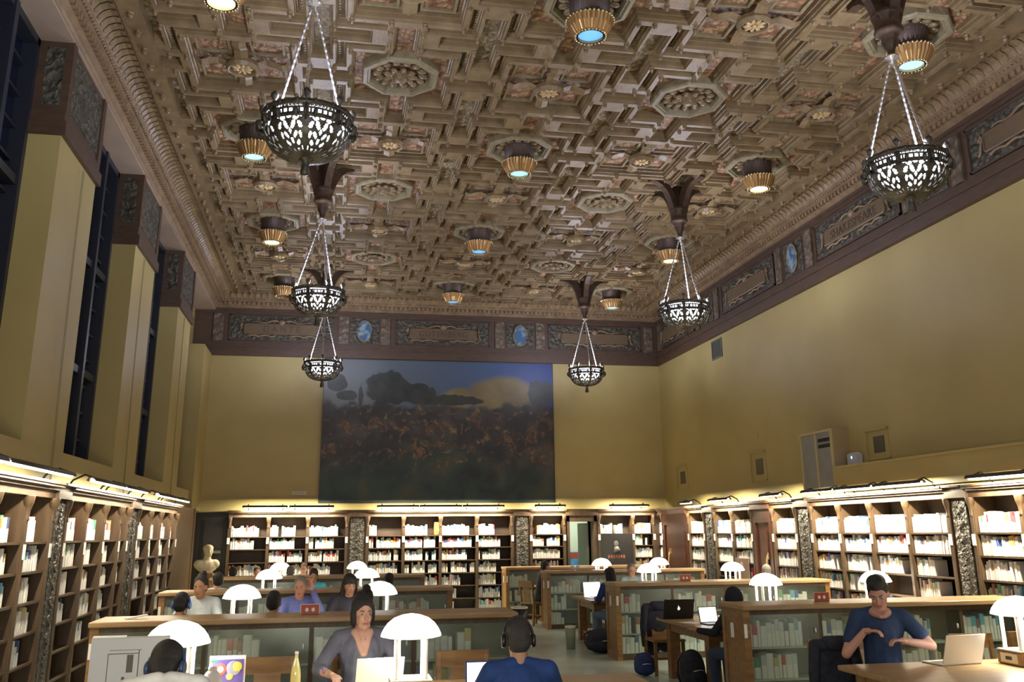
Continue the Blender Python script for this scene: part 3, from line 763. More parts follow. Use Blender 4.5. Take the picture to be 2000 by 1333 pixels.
def bookcase(name_where, org, hd, bays, fills, signs=True, group='tall bookcases round the walls'):
    """org: world xy of the case's along=0 point on the front; hd: heading so that local +x runs along and local -y faces the room"""
    t = thing('tall_bookcase', 'tall dark wood bookcase of %d bays %s' % (len(bays)-1, name_where), 'bookcase', (org[0], org[1], 0), hd, group)
    a0, a1 = bays[0], bays[-1]
    b = MB(); b.box(a0, a1, CASD, CASD+.02, 0, TOPZ+.05); b.build('back_panel', M_back, t)
    b = MB(); b.box(a0-.03, a1+.03, -.02, CASD, 0, .10); b.build('plinth', M_case, t)
    b = MB(); b.box(a0-.03, a1+.03, -.01, CASD+.02, TOPZ, TOPZ+.08); b.box(a0-.04, a1+.04, -.05, CASD, TOPZ+.08, TOPZ+.11); b.box(a0-.05, a1+.05, -.09, CASD, TOPZ+.11, TOPZ+.135); b.box(a0-.05, a1+.05, -.11, CASD, TOPZ+.135, TOPZ+.16)
    b.build('cornice', M_case, t)
    for x in bays:
        b = MB(); b.box(x-.035, x+.035, 0, CASD, .1, TOPZ); b.build('upright', M_case, t)
        b = MB(); b.box(x-.028, x+.028, -.018, 0, .1, TOPZ-.22); b.lathe([(.026, 2.06), (.030, 2.07), (.024, 2.09), (.03, 2.16), (.045, 2.21), (.05, 2.22), (.06, 2.29), (.06, 2.30)], (x, -.005, 0), 10)
        cl = b.build('column', M_case, t)
        if signs:
            b = MB(); b.box(x-.03, x+.03, -.028, -.019, 1.70, 1.84); b.build('range_label', M_paper, cl)
    ra = random.random
    for k in range(len(bays)-1):
        x0, x1 = bays[k]+.035, bays[k+1]-.035
        for z in SH[1:]:
            b = MB(); b.box(x0, x1, .01, CASD, z-.022, z); b.build('shelf', M_case, t)
    c, s = cos(hd), sin(hd)
    def P(a, d): return (org[0]+a*c-d*s, org[1]+a*s+d*c)
    for k in range(len(bays)-1):
        x0, x1 = bays[k]+.04, bays[k+1]-.04
        fl = fills[k]
        for i, z in enumerate(SH):
            f = fl[i]
            if not f: continue
            lo, hi = f
            row = ['bottom', 'sixth', 'fifth', 'fourth', 'third', 'second', 'top'][i]
            lab = '%s-shelf book in %sbay of the bookcase %s' % (row, (ORD[k]+' ') if len(bays) > 2 else 'the single ', name_where)
            fill_shelf(P, hd, x0+(x1-x0)*lo, x0+(x1-x0)*hi, z, .27 if i < 6 else .34, lab, lab.replace('book in', 'books in'), hmax=.26 if i == 6 else None)
    return t
def rfill(n, lo=.55, hi=1.0, rows=7, skip=.04):
    out = []
    for k in range(n):
        L = []
        for i in range(7):
            L.append(None if random.random() < skip or i < 7-rows else (0, random.uniform(lo, hi)))
        out.append(L)
    return out
DB = D-CASD-.02
bb = lambda lst: [x*.885 for x in lst]
S1 = bb([-2.70, -1.70, -.68, .35]); S2 = bb([.90, 1.87, 2.88, 3.89, 4.88]); S3 = bb([5.41, 6.37]); S4 = bb([7.37, 8.38, 9.0])
f1 = rfill(3, .65, 1.0)
bookcase('at the back wall left of the painting', (0, DB), 0, S1, f1)
f2 = [[(0, .95), (0, .9), (0, .8), (0, .9), (0, .92), (0, 1), (0, .25)], [(0, .2), (.45, 1), (0, 1), (0, 1), (0, .93), (0, .93), (0, .7)], [(0, .4), (0, .5), (0, .6), (0, 1), (0, .82), (0, .92), (0, .92)], [(0, .7), (0, .7), (0, .6), (0, .6), (0, .68), (0, .72), (0, .5)]]
bookcase('at the back wall below the painting', (0, DB), 0, S2, f2)
bookcase('just left of the lit back doorway', (0, DB), 0, S3, [[(0, .9), (0, 1), (0, .9), (0, .9), (0, .97), (0, .95), (.15, .95)]])
bookcase('just right of the lit back doorway', (0, DB), 0, S4, [[(0, .9), (0, 1), None, None, None, None, (0, .75)], [(0, .9), (0, 1), (0, .9), (0, .9), (0, .97), (0, .95), (0, .95)]])
XC = XR-CASD-.02
RS = [([22.60, 23.12], 'in the far right corner'), ([19.88, 20.83], 'on the right wall past the far mahogany door'), ([17.44, 18.39, 19.30], 'on the right wall between its two mahogany doors'),
      ([15.62, 16.53], 'on the right wall before the nearer mahogany door'), ([11.35, 12.30, 13.24, 14.15, 15.06], 'on the right wall below the grey wall cabinet'), ([7.15, 8.10, 9.05, 9.98, 10.88], 'at the near end of the right wall')]
for ys, lab in RS:
    n = len(ys)-1; bays = [0]+[ys[-1]-y for y in reversed(ys[:-1])]
    fl = rfill(n, .72, 1.0, 7, .02)
    for k in range(n): fl[k][6] = (0, 1); fl[k][5] = (0, random.uniform(.9, 1))
    if 'grey' in lab: fl[3][3] = (0, .55); fl[3][4] = (0, .5); fl[2][4] = (0, .7); fl[2][3] = None
    bookcase(lab, (XC, ys[-1]), -pi/2, bays, fl)
XL = XWIN-.02
for ys, lab in (([15.1, 16.1, 17.02, 18.0, 18.72], 'at the far end of the window wall'), ([11.2, 12.08, 13.0, 13.92, 14.42], 'in the middle of the window wall'), ([7.1, 8.0, 8.93, 9.83, 10.68], 'at the near end of the window wall')):
    n = len(ys)-1; fl = []
    for k in range(n):
        L = []
        for i in range(7): L.append(None if i < 2 and random.random() < .8 or (i < 3 and random.random() < .3) else (0, random.uniform(.55, .85) if i < 6 else random.uniform(.6, .85)))
        fl.append(L)
    bookcase(lab, (-2.92, ys[0]), pi/2, [y-ys[0] for y in ys], fl)

# carved black panels between the bookcases
CP = None
def carved_panel(x, y, hd, wdt, lab):
    t = thing('carved_panel', lab, 'carved panel', (x, y, 0), hd, 'carved panels between the bookcases')
    b = MB(); b.box(-wdt/2, wdt/2, .01, .12, 0, TOPZ); b.build('backing', M_case, t)
    b = MB(); b.box(-wdt/2+.06, wdt/2-.06, -.012, .01, .12, TOPZ-.04); b.build('relief', M_dark, t)
    b = MB(); b.box(-wdt/2-.02, wdt/2+.02, -.11, .12, TOPZ+.135, TOPZ+.16); b.box(-wdt/2-.02, wdt/2+.02, -.05, .12, TOPZ, TOPZ+.135); b.build('cornice', M_case, t)
    b = MB()
    z = .25
    while z < TOPZ-.15:
        b.tube([(.05*sin(q*.9)*(1 if int(z*10) % 2 else -1), -.012, z+q*.02) for q in range(8)], .012, 5); b.ell((0, -.012, z+.08), (.035, .014, .03), 8, 5); z += .18
    b.build('carving', M_dark, t)
carved_panel(.555, DB, 0, .44, 'carved black panel left of the bookcase below the painting')
carved_panel(4.56, DB, 0, .40, 'carved black panel right of the bookcase below the painting')
carved_panel(XC, 19.59, -pi/2, .50, 'carved black panel near the far mahogany door')
carved_panel(XC, 15.34, -pi/2, .48, 'carved black panel left of the bookcase under the grey cabinet')
carved_panel(XC, 11.11, -pi/2, .40, 'carved black panel right of the bookcase under the grey cabinet')
carved_panel(-2.92, 14.76, pi/2, .60, 'carved panel on the window wall, farther of its two')
carved_panel(-2.92, 10.94, pi/2, .46, 'carved panel on the window wall, nearer of its two')
# wood wall lining at the ends, doors
b = MB(); b.box(XWIN, -2.96, 18.80, 21.28, 0, 2.46); b.box(XWIN, -2.93, 21.18, 21.30, 0, 2.46); struct('trim_7', b, mat('honey_wood_lining', (.22, .135, .05), .45, col2=(.17, .10, .035), nscale=3, stretch=(5, 5, 1)))
b = MB(); b.box(-3.60, -2.44, D-.30, D-.02, 0, 2.42); b.box(-3.50, -3.05, D-.32, D-.3, .2, 2.25); b.box(-2.95, -2.52, D-.32, D-.3, .2, 2.25)
o = struct('door_1', b, mat('dark_opening_panel', (.016, .015, .014), .5))  # near-black panels stand in for the darkness of the recessed doorway
b = MB(); b.box(-2.72, -2.55, D-.335, D-.32, 1.50, 1.56); struct('door_sign', b, mat('grey_sign', (.17, .17, .16), .5), o)
def side_door(n, y0, y1):
    b = MB(); b.box(XC+.02, XC+.12, y0, y1, 0, TOPZ); b.box(XC-.02, XC+.02, y0, y0+.10, 0, TOPZ); b.box(XC-.02, XC+.02, y1-.10, y1, 0, TOPZ); b.box(XC-.02, XC+.02, y0+.10, y1-.10, 2.05, TOPZ)
    b.box(XC-.06, XC+.12, y0-.02, y1+.02, TOPZ, TOPZ+.11); b.box(XC-.11, XC+.12, y0-.02, y1+.02, TOPZ+.11, TOPZ+.16)
    b.box(XC-.0, XC+.02, y0+.24, y1-.24, .25, .95); b.box(XC-.0, XC+.02, y0+.24, y1-.24, 1.1, 1.9)
    o = struct('door_%d' % n, b, M_door)
    yh = y1-.45 if n == 2 else y0+.2
    b = MB(); b.tube([(XC-.02, yh, .92), (XC-.06, yh, 1.0), (XC-.075, yh, 1.2), (XC-.06, yh, 1.4), (XC-.02, yh, 1.48)], .014, 8); b.box(XC-.022, XC-.0, yh-.03, yh+.03, 1.38, 1.5); b.box(XC-.022, XC, yh-.03, yh+.03, .9, 1.0); struct('door_handle', b, M_brass, o)
side_door(2, 20.90, 22.54); side_door(3, 16.60, 17.38)
# doorway in the back wall, the lit room behind, open leaf
b = MB(); b.box(DX0-.08, DX0, DB, D+.3, 0, TOPZ); b.box(DX1, DX1+.08, DB, D+.3, 0, TOPZ); b.box(DX0-.08, DX1+.08, DB, D+.3, DZ, TOPZ)
b.box(DX0-.1, DX1+.1, DB-.05, D, TOPZ, TOPZ+.16); struct('door_frame', b, M_case, struct('door_4', (lambda q: (q.box(DX0-.09, DX0-.08, DB, D, 0, TOPZ), q)[1])(MB()), M_case))
b = MB(); b.box(4.6, 8.2, D+2.4, D+2.5, 0, 2.8); b.box(4.5, 4.6, D+.3, D+2.5, 0, 2.8); b.box(8.2, 8.3, D+.3, D+2.5, 0, 2.8); b.box(4.5, 8.3, D+.3, D+2.5, 2.8, 2.9)
struct('wall_passage', b, mat('pale_green_paint', (.56, .60, .50), .6))
light('AREA', 'passage_lamp', (6.4, D+1.3, 2.75), 42, (.92, 1, .88), .8)
t = thing('open_door_leaf', 'open pale glazed door leaf with brass pull in the back doorway', 'door', (DX1-.15, D+.66, 0), 1.72)
b = MB(); b.box(-.60, 0, -.02, .02, .01, 2.12); b.build('leaf', mat('grey_door', (.33, .36, .31), .4), t)
b = MB(); b.tube([(-.5, -.02, .95), (-.5, -.07, 1.05), (-.5, -.07, 1.5), (-.5, -.02, 1.6)], .015, 8); b.build('pull_handle', M_brass, t)
t = thing('notice_board', 'blue and red notice board low on the passage wall', 'notice board', (6.75, D+2.38, .75))
b = MB(); b.box(-.35, .35, -.02, .01, 0, .62); b.build('board', mat('blue_notice', (.03, .12, .35), .5, col2=(.1, .3, .6), nscale=4), t)
b = MB(); b.box(-.35, -.08, -.024, -.02, .45, .60); b.build('red_header', mat('red_notice', (.35, .06, .03), .5), t)
# filler lining above doors / beside cases on the back wall
b = MB(); b.box(5.66, 5.70, DB+.0, D, 0, TOPZ); b.box(6.48, 6.50, DB, D, 0, TOPZ)
b.box(S4[-1]+.03, XR, DB+.02, D, 0, TOPZ+.14); struct('trim_8', b, M_case)

# framed poster in the bookcase right of the doorway, brown portrait poster, small orange box
t = thing('poster', 'black poster with a pale figure and red lettering in the bookcase right of the doorway', 'poster', (6.97, DB+.0, .995))
b = MB(); b.box(-.42, .42, -.02, .01, 0, .86); b.build('board', mat('black_poster', (.012, .012, .012), .4), t)
b = MB(); b.ell((-.02, -.02, .62), (.06, .004, .07), 12, 8); b.tube([(-.02, -.02, .55), (.0, -.02, .42)], [.05, .10], 8); b.build('pale_figure', mat('poster_grey', (.12, .13, .12), .6), t)
b = MB()
for k in range(7): b.box(-.24+k*.065, -.195+k*.065, -.024, -.02, .27+.01*(k % 2), .35)
b.build('red_lettering', mat('poster_red', (.35, .12, .09), .6), t)
t = thing('poster', 'brown portrait poster standing in the bookcase between the two mahogany doors', 'poster', (XC-.01, 18.0, .93), -pi/2)
b = MB(); b.box(-.30, .30, -.02, .01, 0, .44); b.build('board', mat('brown_poster', (.15, .10, .075), .5, col2=(.20, .13, .09), nscale=5), t)
b = MB(); b.ell((0, -.02, .25), (.09, .008, .12), 12, 8); b.build('portrait_face', mat('poster_face', (.33, .22, .17), .6), t)
t = thing('storage_box', 'small orange lit box on the top shelf below the painting', 'box', (2.50, DB+.15, 1.862))
b = MB(); b.bev(-.09, .07, -.08, .1, 0, .30, .01); b.build('box_body', mat('orange_box', (.55, .22, .06), .4), t)
b = MB(); b.ell((.02, -.085, .12), (.035, .012, .03), 10, 6); b.build('glint', mat('orange_glint', (1, .5, .2), .4, emit=3, ecol=(1, .45, .15)), t)  # glint on the box put in as a small glowing spot
b = MB()
t = thing('pamphlet_rack', 'row of white pamphlets on the shelf under the black poster', 'pamphlets', (6.97, DB+.06, .999-.29))
for k in range(8):
    b = MB(); x = -.36+k*.095; b.add([(x, 0, .0), (x+.05, 0, .0), (x+.01, 0, .13), (x-.04, 0, .13), (x, .03, 0), (x+.05, .03, 0), (x+.01, .03, .13), (x-.04, .03, .13)], [(0, 1, 2, 3), (7, 6, 5, 4), (0, 4, 5, 1), (1, 5, 6, 2), (2, 6, 7, 3), (3, 7, 4, 0)]); b.build('pamphlet', M_paper, t)

# ------------------------------------------------------------------ strip lights over the bookcases
SL = {}
def strip(x, y, hd, L, lab, power):
    key = round(L, 2)
    t = thing('strip_light', lab, 'strip light', (x, y, 2.50), hd, 'strip lights above the bookcases')
    b = MB(); b.loft([[(a, q*.05, .02+.045*sqrt(max(0, 1-q*q))) for q in (-1, -.6, 0, .6, 1)]+[(a, q*.045, .015+.04*sqrt(max(0, 1-q*q))) for q in (1, .6, 0, -.6, -1)] for a in (-L/2, L/2)], 0, True); b.build('reflector', mat('dark_reflector', (.05, .04, .03), .4), t)
    b = MB(); b.tube([(-L/2+.03, 0, .02), (L/2-.03, 0, .02)], .020, 10); b.build('tube', M_tube, t)
    for s in (-1, 1):
        b = MB(); q = s*(L/2-.12); b.tube([(q, .0, .055), (q, .10, .09), (q, .22, .03), (q, .26, -.03)], .012, 6); b.build('bracket_arm', M_black, t)
    # the tube's own light, thrown down and back on to the books
    c, s = cos(hd), sin(hd)
    l = light('AREA', 'strip_lamp', (x, y, 2.492), power*L, (1, .86, .62), L-.08, None, sy=.05)
    l.rotation_euler = (Matrix.Rotation(hd, 4, 'Z') @ Matrix.Rotation(.42, 4, 'X')).to_euler()
SP = 75
for a, c, lab in ((-2.1, -1.08, 'strip light over the far left back bookcase, its left half'), (-1.04, -.01, 'strip light over the far left back bookcase, its right half'), (1.0, 2.0, 'strip light below the painting, first from the left'), (2.02, 3.04, 'strip light below the painting, in the middle'), (3.06, 4.08, 'strip light below the painting, last to the right'), (4.85, 5.62, 'strip light just left of the lit doorway'), (6.75, 7.78, 'strip light right of the lit doorway')):
    strip((a+c)/2, DB-.22, 0, c-a, lab, SP)
for a, c, lab in ((20.0, 20.72, 'strip light on the right wall past the far door'), (17.95, 19.0, 'strip light on the right wall between its two doors'), (15.68, 16.5, 'strip light on the right wall before the nearer door'), (13.84, 14.89, 'strip light under the grey wall cabinet, farther tube'), (12.73, 13.80, 'strip light under the grey wall cabinet, middle tube'), (11.5, 12.68, 'strip light under the white wireless box, nearest tube'), (9.5, 10.58, 'strip light at the near end of the right wall'), (8.4, 9.45, 'strip light at the edge of view on the right wall')):
    strip(XC-.22, (a+c)/2, -pi/2, c-a, lab, SP)
n = 0
for a, c in ((6.4, 8.4), (8.45, 10.5), (11.3, 12.95), (13.0, 14.6), (15.35, 17.0), (17.05, 18.7)):
    strip(-2.92+.20, (a+c)/2, pi/2, c-a, 'strip light over the window wall bookcases, %s from the near end' % ORD[n], 24); n += 1

# ------------------------------------------------------------------ low double-faced bookcases
LZ = 1.13
def low_case(x0, x1, y0, lab, nb, fillfn, labels=True, panel_left=True):
    t = thing('low_bookcase', lab, 'bookcase', ((x0+x1)/2, y0, 0), 0, 'low double-faced bookcases'); W = (x1-x0)/2; Dp = .56
    b = MB(); b.bev(-W-.05, W+.05, -.05, Dp+.05, LZ-.05, LZ, .008); b.build('top_board', M_oak, t)
    b = MB(); b.box(-W+.031, W-.031, .26, .30, .10, LZ-.051); b.build('centre_panel', mat('low_case_back', (.16, .16, .125), .6), t)
    b = MB(); b.box(-W+.04, W-.04, .03, Dp-.03, 0, .09); b.build('plinth', M_case, t)
    b = MB(); b.box(-W+.041, W-.041, .0, .03, LZ-.10, LZ-.051); b.box(-W+.041, W-.041, Dp-.03, Dp, LZ-.10, LZ-.051); b.build('frieze_rail', M_case, t)
    for s in (-1, 1):
        b = MB(); X = s*W; b.box(X-.03, X+.03, .01, Dp-.01, .01, LZ-.052)
        for (ya, yb_) in ((-.005, .075), (Dp-.075, Dp+.005)): b.box(X-.04, X+.04, ya, yb_, 0, LZ-.051)
        b.box(X-.04, X+.04, .075, Dp-.075, .0, .12); b.box(X-.04, X+.04, .075, Dp-.075, LZ-.15, LZ-.051); b.build('end_panel', M_wood, t)
        if labels:
            b = MB(); b.box(X+s*.035, X+s*.044, .26, .33, .78, .93); b.build('range_label', M_paper, t)
    if labels:
        b = MB(); b.box(-W-.03, -W+.02, -.006, -.001, .80, .95) if False else b.box(-W-.035, -W+.0, -.010, -.004, .80, .94); b.build('edge_label', M_paper, t)
    for k in range(nb+1):
        x = -W+2*W*k/nb
        if 0 < k < nb: b = MB(); b.box(x-.02, x+.02, .01, Dp-.01, .09, LZ-.1); b.build('divider', M_case, t)
    for z in (.38, .70):
        b = MB(); b.box(-W+.031, W-.031, .02, .259, z-.018, z); b.box(-W+.031, W-.031, .301, Dp-.02, z-.018, z); b.build('shelf', mat('shelf_paint', (.45, .48, .42), .5), t)
    for k in range(nb):
        xa, xb_ = -W+2*W*k/nb+.022, -W+2*W*(k+1)/nb-.022
        b = MB(); b.box(xa, xb_, .006, .010, .10, LZ-.10); b.build('glass_door', M_glass, t)
        b = MB(); b.ell((xb_-.05, -.006, .86), (.012, .012, .03), 8, 5); b.build('door_catch', M_alu, t)
    cx = (x0+x1)/2
    for k in range(nb):
        for i, z in enumerate((.09, .38, .70)):
            f = fillfn(k, i)
            if not f: continue
            xa, xb_ = cx-W+2*W*k/nb+.03, cx-W+2*W*(k+1)/nb-.03
            row = ['bottom', 'middle', 'top'][i]
            l2 = '%s-shelf book behind glass in bay %s of the %s' % (row, ['one', 'two', 'three', 'four', 'five'][k], lab.split(' with ')[0].split('low bookcase ')[1])
            l2 = '%s-shelf book, %s bay of low bookcase %s' % (row, ORD[k], lab.split('low bookcase ')[1])
            fill_shelf(lambda a, d: (a, y0+d), 0, xa+(xb_-xa)*f[0], xa+(xb_-xa)*f[1], z, .30 if i != 2 else .34, l2, l2.replace('book,', 'books,'), .035, .085, .19, hmax=.28)
rnd = random.uniform
low_case(-2.17, 1.83, 9.75, 'low bookcase behind the woman in grey', 4, lambda k, i: None if i == 0 and k % 2 else ((.1 if k == 0 else 0, rnd(.5, .95))))
low_case(-2.35, 1.75, 14.38, 'low bookcase behind the person in bright blue', 4, lambda k, i: (0, rnd(.4, .95)))
low_case(-2.2, 1.75, 18.80, 'low bookcase farthest back on the left', 4, lambda k, i: (0, rnd(.4, .95)))
low_case(4.40, 7.85, 9.82, 'low bookcase behind the man in navy tee', 4, lambda k, i: (0, rnd(.55, .95)))
low_case(4.40, 7.95, 14.50, 'low bookcase behind the black laptop', 4, lambda k, i: (0, rnd(.4, .9)))
low_case(4.40, 7.75, 19.35, 'low bookcase behind the person in blue jacket', 4, lambda k, i: (0, rnd(.4, .9)))
low_case(3.98, 7.75, 21.75, 'low bookcase farthest back on the right', 4, lambda k, i: (0, rnd(.4, .9)), True)

# ------------------------------------------------------------------ books: the 300 that show largest one by one, the rest as one mass
COLS = [(.82, .81, .77), (.76, .74, .68), (.66, .67, .66), (.56, .58, .58), (.34, .14, .09), (.55, .05, .06), (.05, .11, .38), (.05, .08, .18), (.60, .48, .18), (.12, .32, .18), (.60, .25, .08), (.14, .40, .55)]  # pale first entries carry the overexposed brightness of the lit shelves as cloth colour
CM = [mat('cloth_%d' % i, c, .6) for i, c in enumerate(COLS)]; M_lab = mat('spine_label', (.82, .82, .80), .55); M_pg = mat('page_edges', (.72, .66, .52), .8)
def book_geo(b, th, h, dp, mi_c, mi_l, mi_p, Mx=None):
    t = th/2; r = min(.004, t*.3)
    b.box(-t, t, .004, dp, 0, h, mi_c, Mx) if False else None
    # rounded spine, two boards, page block, paper label round the foot of the spine
    b.loft([[(-t, .006, z), (-t*.6, 0, z), (t*.6, 0, z), (t, .006, z), (t, dp, z), (-t, dp, z)] for z in (0, h)], mi_c, False, Mx)
    b.box(-t*.88, t*.88, .012, dp-.004, h, h+.0006, mi_p, Mx)
    hl = min(.125, h*.6)
    b.loft([[(-t*1.01, .007, z), (-t*.61, -.0012, z), (t*.61, -.0012, z), (t*1.01, .007, z), (t*1.01, .02, z), (-t*1.01, .02, z)] for z in (.002, hl)], mi_l, False, Mx)
def proj_area(B):
    (x, y, z), hd, th, h, dp, c, l, g = B
    d = Vector((x, y, z+h/2-HC)); ww = d.dot(_fw)
    if ww < 1: return 0
    px, py = 1000+F*d.dot(_r)/ww, 547-F*d.dot(_u)/ww
    if px < 0 or px > 2000 or py > 1333: return 0
    n = Vector((sin(hd), -cos(hd), 0)); k = abs(n.dot(d.normalized()))
    return th*h*k/ww**2*(0.45 if 's-shelf' in l and 'bottom' in l else 1)
BOOKS.sort(key=proj_area, reverse=True)
protos = {}
rest = MB()
for i, B in enumerate(BOOKS):
    (x, y, z), hd, th, h, dp, c, lab, grp = B
    if i < 300:
        key = c
        if key not in protos:
            b = MB(); book_geo(b, .045, .22, .19, 0, 1, 2); protos[key] = b.build('book', [CM[c], M_lab, M_pg]); o = protos[key]
        else: o = protos[key].copy(); COL.objects.link(o)
        o.location = (x, y, z); o.rotation_euler = (0, 0, hd); o.scale = (th/.045, dp/.19, h/.22)
        tag(o, lab, 'book', grp)
    elif proj_area(B) > 0:
        book_geo(rest, th, h, dp, c, 12, 13, Matrix.Translation((x, y, z)) @ Matrix.Rotation(hd, 4, 'Z'))
o = rest.build('books', CM+[M_lab, M_pg]); tag(o, 'the many smaller label-spined books filling the farther shelves', 'books', kind='stuff')

# ------------------------------------------------------------------ reading tables and their lamps
def table(x0, x1, y0, y1, lab, zt=.76):
    t = thing('reading_table', lab, 'table', ((x0+x1)/2, (y0+y1)/2, 0), 0, 'long oak reading tables'); W, H = (x1-x0)/2, (y1-y0)/2
    b = MB(); b.bev(-W, W, -H, H, zt-.045, zt, .008); b.build('table_top', M_oak, t)
    b = MB(); b.box(-W+.10, W-.10, -H+.12, -H+.15, zt-.16, zt-.045); b.box(-W+.10, W-.10, H-.15, H-.12, zt-.16, zt-.045); b.box(-W+.10, -W+.13, -H+.15, H-.15, zt-.16, zt-.045); b.box(W-.13, W-.10, -H+.15, H-.15, zt-.16, zt-.045); b.build('apron', M_wood, t)
    for sx in (-1, 1):
        for sy in (-1, 1):
            b = MB(); X, Y = sx*(W-.16), sy*(H-.20); b.bev(X-.07, X+.07, Y-.07, Y+.07, 0, zt-.045, .012); b.build('leg', M_wood, t)
        b = MB(); X = sx*(W-.16); b.box(X-.03, X+.03, -H+.2, H-.2, .08, .18); b.build('stretcher', M_wood, t)
    return t
TY = {0: (6.60, 8.02), 1: (11.45, 12.92), 2: (16.35, 17.75), 3: (20.62, 21.40)}
TY[3] = (20.35, 21.05)
wh = ['nearest the camera', 'in the second row', 'in the third row', 'in the farthest row']
for k in range(4):
    y0, y1 = TY[k]
    table(-1.95, 2.52 if k == 0 else 1.75, *( (y0, y1) if k < 3 else (20.6, 21.8) ), 'long oak reading table left of the aisle, %s' % wh[k])
    table([4.42, 4.46, 4.42, 4.50][k], 8.0 if k < 3 else 7.6, *((6.60, 8.02), (11.15, 12.92), (16.2, 17.6), (20.3, 21.3))[k], 'long oak reading table right of the aisle, %s' % wh[k])
def lamp_parts(t):
    b = MB(); b.bev(-.15, .15, -.15, .15, 0, .115, .012); bs_ = b.build('base', M_wood, t)
    b = MB()
    for a in range(4):
        R = Matrix.Rotation(a*pi/2, 4, 'Z'); b.box(-.105, .105, -.154, -.148, .02, .095, 0, R)
    b.box(-.15, .15, -.15, .15, .115, .125); fp = b.build('face_plate', mat('cream_plate', (.72, .66, .46), .4), bs_)
    for a in range(4):
        R = Matrix.Rotation(a*pi/2, 4, 'Z')
        b = MB(); b.box(-.035, .035, -.160, -.153, .045, .072, 0, R); b.build('outlet', M_black, bs_)
        b = MB(); b.lathe([(.022, .125), (.018, .14), (.017, .39), (.022, .41)], (.135*cos(a*pi/2+pi/4)*1.05, .135*sin(a*pi/2+pi/4)*1.05, 0), 10); b.build('post', M_post, t)
    b = MB(); b.lathe([(.155, .40), (.19, .405), (.19, .425), (.15, .425)], n=32, cap=False, smooth=False); b.build('shade_ring', mat('ring_metal', (.62, .58, .48), .35, .5), t)
    b = MB(); b.lathe([(.225, .415), (.222, .43), (.205, .465), (.175, .505), (.13, .540), (.07, .562), (.02, .57), (.001, .5705)], n=36, cap=False)
    b.lathe([(.215, .418), (.195, .465), (.125, .53), (.001, .56)], n=36, cap=False); b.build('lamp_shade', M_shade, t)
LP = None
LAMPS = [(-1.05, 7.22, 'beside the boy in white headphones' if False else 'behind the head of the person in white'), (.60, 7.3, 'beside the woman in grey'), (5.98, 7.62, 'at the right edge, beside the open silver laptop'),
         (-1.05, 12.05, 'left one behind the first low bookcase'), (.60, 12.25, 'right one behind the first low bookcase'), (5.95, 12.55, 'at the end of the low bookcase behind the hooded person'), (7.75, 12.75, 'behind the man in navy tee'),
         (-1.06, 17.1, 'left one behind the second low bookcase'), (.60, 16.95, 'right one behind the second low bookcase'), (5.80, 17.1, 'behind the black laptop, lower of two that overlap'), (7.5, 17.2, 'before the brown portrait poster'),
         (-1.09, 21.2, 'farthest on the left side'), (.54, 21.2, 'farthest on the left, under the carved panel'), (5.95, 20.8, 'in front of the lit doorway'), (7.30, 20.8, 'upper of two that overlap')]
for (x, y, lab) in LAMPS:
    lab = 'glowing white dome table lamp ' + lab
    if LP is None: LP = thing('table_lamp', lab, 'table lamp', (x, y, .762), group='dome table lamps'); lamp_parts(LP); 
    else: dup(LP, lab, (x, y, .762))
    light('AREA', 'table_lamp_bulb', (x, y, 1.165), 26, BULB, .34, (0, 0, 0), shape='DISK')

# ------------------------------------------------------------------ chairs
def chair_parts(t, cushion=None):
    b = MB(); b.bev(-.23, .23, -.22, .22, .43, .465, .01); b.build('seat', M_wood, t)
    for sx in (-1, 1):
        b = MB(); b.box(sx*.20-.02, sx*.20+.02, .16, .20, 0, .43); b.build('front_leg', M_wood, t)
        b = MB(); b.loft([[(sx*.21+a*.02, y+c*.02, z) for a, c in ((-1, -1), (1, -1), (1, 1), (-1, 1))] for y, z in ((-.22, 0), (-.20, .45), (-.25, .90))], 0, False); b.build('rear_leg', M_wood, t)
    b = MB(); b.loft([[(-.24, -.265, z), (.24, -.265, z), (.24, -.235, z), (-.24, -.235, z)] for z in (.77, .905)], 0, False); b.build('top_rail', M_wood, t)
    for x0, x1 in ((-.11, .11),):
        b = MB(); b.loft([[(x0, y, z), (x1, y, z), (x1, y+.018, z), (x0, y+.018, z)] for y, z in ((-.215, .465), (-.25, .78))], 0, False); b.build('back_splat', M_wood, t)
    b = MB(); b.box(-.2, .2, -.01, .01, .18, .21); b.box(-.21, -.19, -.2, .18, .16, .19); b.box(.19, .21, -.2, .18, .16, .19); b.build('stretcher', M_wood, t)
CH = None
def chair(x, y, hd, lab):
    global CH
    lab = 'wooden splat-back chair ' + lab
    if CH is None: CH = thing('reading_chair', lab, 'chair', (x, y, 0), hd, 'wooden reading chairs'); chair_parts(CH); return CH
    return dup(CH, lab, (x, y, 0), hd)

